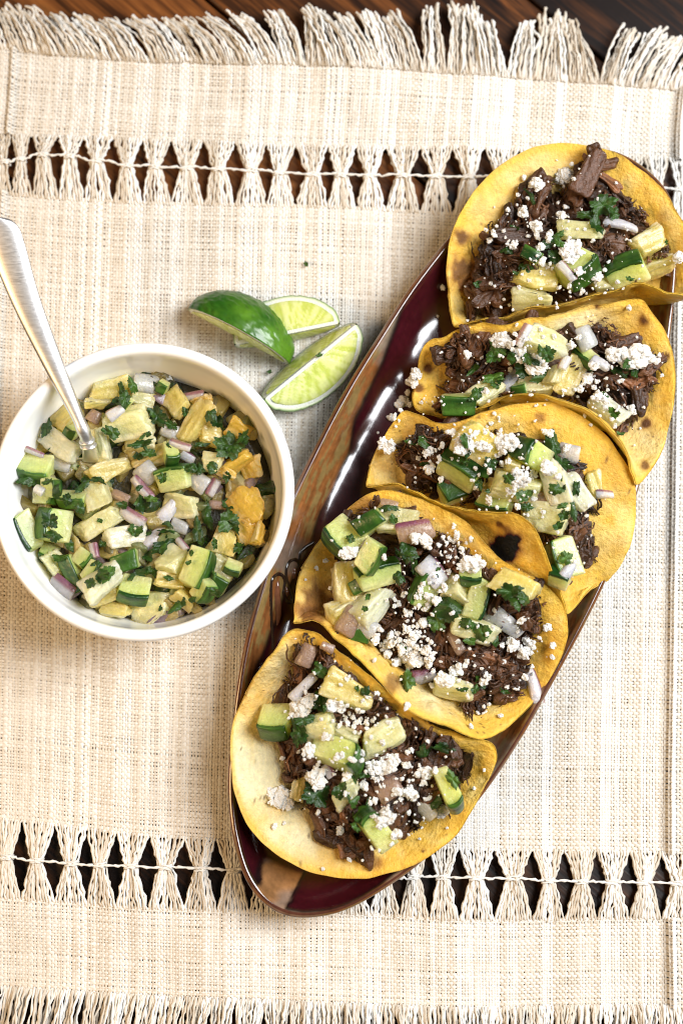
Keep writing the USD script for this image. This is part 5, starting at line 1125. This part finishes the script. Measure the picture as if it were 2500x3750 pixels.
# ------------------------------------------------------------------ lime wedges
def lime(p0, p1, z0, z1, b, phi, bis, label, seed, wide=1.0):
    """Wedge of a lime about the core from p0 to p1; bis = (horizontal dir in picture, elevation deg) of the middle of its peel."""
    r = np.random.default_rng(seed); A = unproj(*FL_.px(*p0), z0); B = unproj(*FL_.px(*p1), z1); C = (A + B) / 2; x = (B - A); al = np.linalg.norm(x) / 2; x = x / (2 * al)
    (hx, hy), el = bis; h = np.array([hx, -hy, 0.0]); h -= x * (h @ x); h /= np.linalg.norm(h); n = np.cross(x, h); n *= np.sign(n[2])
    z = h * math.cos(math.radians(el)) + n * math.sin(math.radians(el)); y = np.cross(z, x); R = np.stack([x, y, z], 1); ph = math.radians(phi)
    th = thing('lime_wedge', label, 'lime', C, 'lime wedges on the placemat')
    def rad(t): return b * np.sqrt(np.clip(1 - t ** 2, 0, 1)) ** .92 + .0012 * np.exp(-((np.abs(t) - .97) / .05) ** 2)
    t = np.sin(np.linspace(-np.pi / 2, np.pi / 2, 70)); g = np.linspace(-ph / 2, ph / 2, 46); T, G_ = np.meshgrid(t, g, indexing='ij')
    def surf(off): rr = np.maximum(rad(T) - off, 0); return np.stack([T * (al - off), rr * np.sin(G_), rr * np.cos(G_)], -1)
    O, I = surf(0), surf(.0011); O = O + np.stack([0 * T, np.sin(G_), np.cos(G_)], -1) * ((noise(O * 760, seed) - .5) * .0008)[..., None]
    f = grid_faces(70, 46); V = np.vstack([O.reshape(-1, 3), I.reshape(-1, 3)]); k = 70 * 46; i0 = np.arange(70) * 46
    if np.einsum('ij,ij->i', vnormals(O.reshape(-1, 3), f[:, :3]), O.reshape(-1, 3)).mean() < 0: f = f[:, ::-1]
    sides = [np.stack([e[:-1], e[1:], e[1:] + k, e[:-1] + k], 1) for e in (i0, i0 + 45)]
    m = fbm(O.reshape(-1, 3) * 120, 3, seed); pc = np.array([.018, .085, .006]) + (np.array([.10, .23, .014]) - np.array([.018, .085, .006])) * np.clip(1.6 * (m - .3) + .25 * (T.reshape(-1) * wide), 0, 1)[:, None]
    pc = pc * (.75 + .25 * smoothstep(.15, .4, noise(O.reshape(-1, 3) * 1100, seed + 2)))[:, None]; pc = pc + (np.array([.02, .05, .01]) - pc) * smoothstep(.955, .99, -T.reshape(-1) * wide)[:, None]
    emit('peel', (V @ R.T, np.vstack([f, f[:, ::-1] + k] + sides)), 'peel', th, col=np.vstack([pc, np.tile([.75, .80, .55], (k, 1))]))
    # white pith: the solid wedge just inside the peel
    rr = np.linspace(0, 1, 10); pts, fc, n0 = [], [], 0
    I2 = surf(.00105); pts.append(I2.reshape(-1, 3)); fc.append(f); n0 = k
    for s_, sg in ((-ph / 2, -1), (ph / 2, 1)):
        q = rr[None] * np.maximum(rad(t) - .00105, 0)[:, None]; p = np.stack([np.repeat((t * (al - .00105))[:, None], 10, 1), q * math.sin(s_), q * math.cos(s_)], -1).reshape(-1, 3); g2 = grid_faces(70, 10)
        nn = vnormals(p, g2[:, :3]).mean(0); want = np.array([0, math.cos(s_) * sg, -math.sin(s_) * sg]); fc.append((g2 if nn @ want > 0 else g2[:, ::-1]) + n0); pts.append(p); n0 += len(p)
    P_ = np.vstack(pts); emit('pith', (P_ @ R.T, np.vstack(fc)), 'curd', th, col=np.tile([.88, .90, .76], (len(P_), 1)))
    for s_, sg in ((-ph / 2, -1), (ph / 2, 1)):
        tt = np.sin(np.linspace(-np.pi / 2, np.pi / 2, 64)) * .90; w = np.linspace(0, 1, 26); out = np.maximum(rad(tt / .93) - .0026, .0002); inn_ = np.minimum(.0016 + 0 * tt, out * .8)
        q = inn_[:, None] + w[None] * (out - inn_)[:, None]; X = np.repeat((tt * al)[:, None], 26, 1); e = np.minimum(w, 1 - w)[None] * 2 * np.sqrt(np.clip(1 - tt ** 2, 0, 1))[:, None]
        av = np.arctan2(X, q + .012); ves = noise(np.stack([av * 26, q * 160, 0 * q + seed], -1), seed + 5); lift = .0002 + .0011 * np.sqrt(np.clip(e, 0, 1)) * (.7 + .4 * ves)
        nrm = np.array([0, math.cos(s_) * sg, -math.sin(s_) * sg]); p = np.stack([X, q * math.sin(s_), q * math.cos(s_)], -1) + lift[..., None] * nrm; p = p.reshape(-1, 3); g2 = grid_faces(64, 26)
        if vnormals(p, g2[:, :3]).mean(0) @ nrm < 0: g2 = g2[:, ::-1]
        vv = smoothstep(.25, .7, ves).reshape(-1); c = np.array([.52, .60, .10]) + (np.array([.70, .76, .27]) - np.array([.52, .60, .10])) * vv[:, None]
        emit('pulp', (p @ R.T, g2), 'pulp', th, col=c)
lime((1075, 405), (1562, 305), .0150, .0150, .0185, 84, ((.2, -.97), -46), 'lime wedge lying flat behind the other two, cut face up', 301)
lime((862, 246), (1328, 497), .0100, .0060, .0200, 98, ((.47, -.88), 42), 'lime wedge with its glossy green peel up, leftmost of three', 302, 1.0)
lime((1212, 655), (1640, 306), .0205, .0200, .0195, 84, ((.63, .77), -78), 'lime wedge with two pale cut faces up, nearest the platter', 303, -1.0)

# ------------------------------------------------------------------ loose flecks on the cloth and the lime
cilantro(Frame(0, 0, OV), 703, 606, 16, 12, 60, .5, 'tiny cilantro fleck alone on the cloth above the limes', 'cilantro flecks beside the food', rest=.0026)
cilantro(FL_, 1470, 456, 36, 24, -25, .6, 'small cilantro fleck on the nearest lime wedge', 'cilantro flecks beside the food', rest=.0185)
cilantro(FL_, 1238, 525, 26, 24, -25, .25, 'small dark cilantro fleck on the cloth below the limes', 'cilantro flecks beside the food', rest=.003)
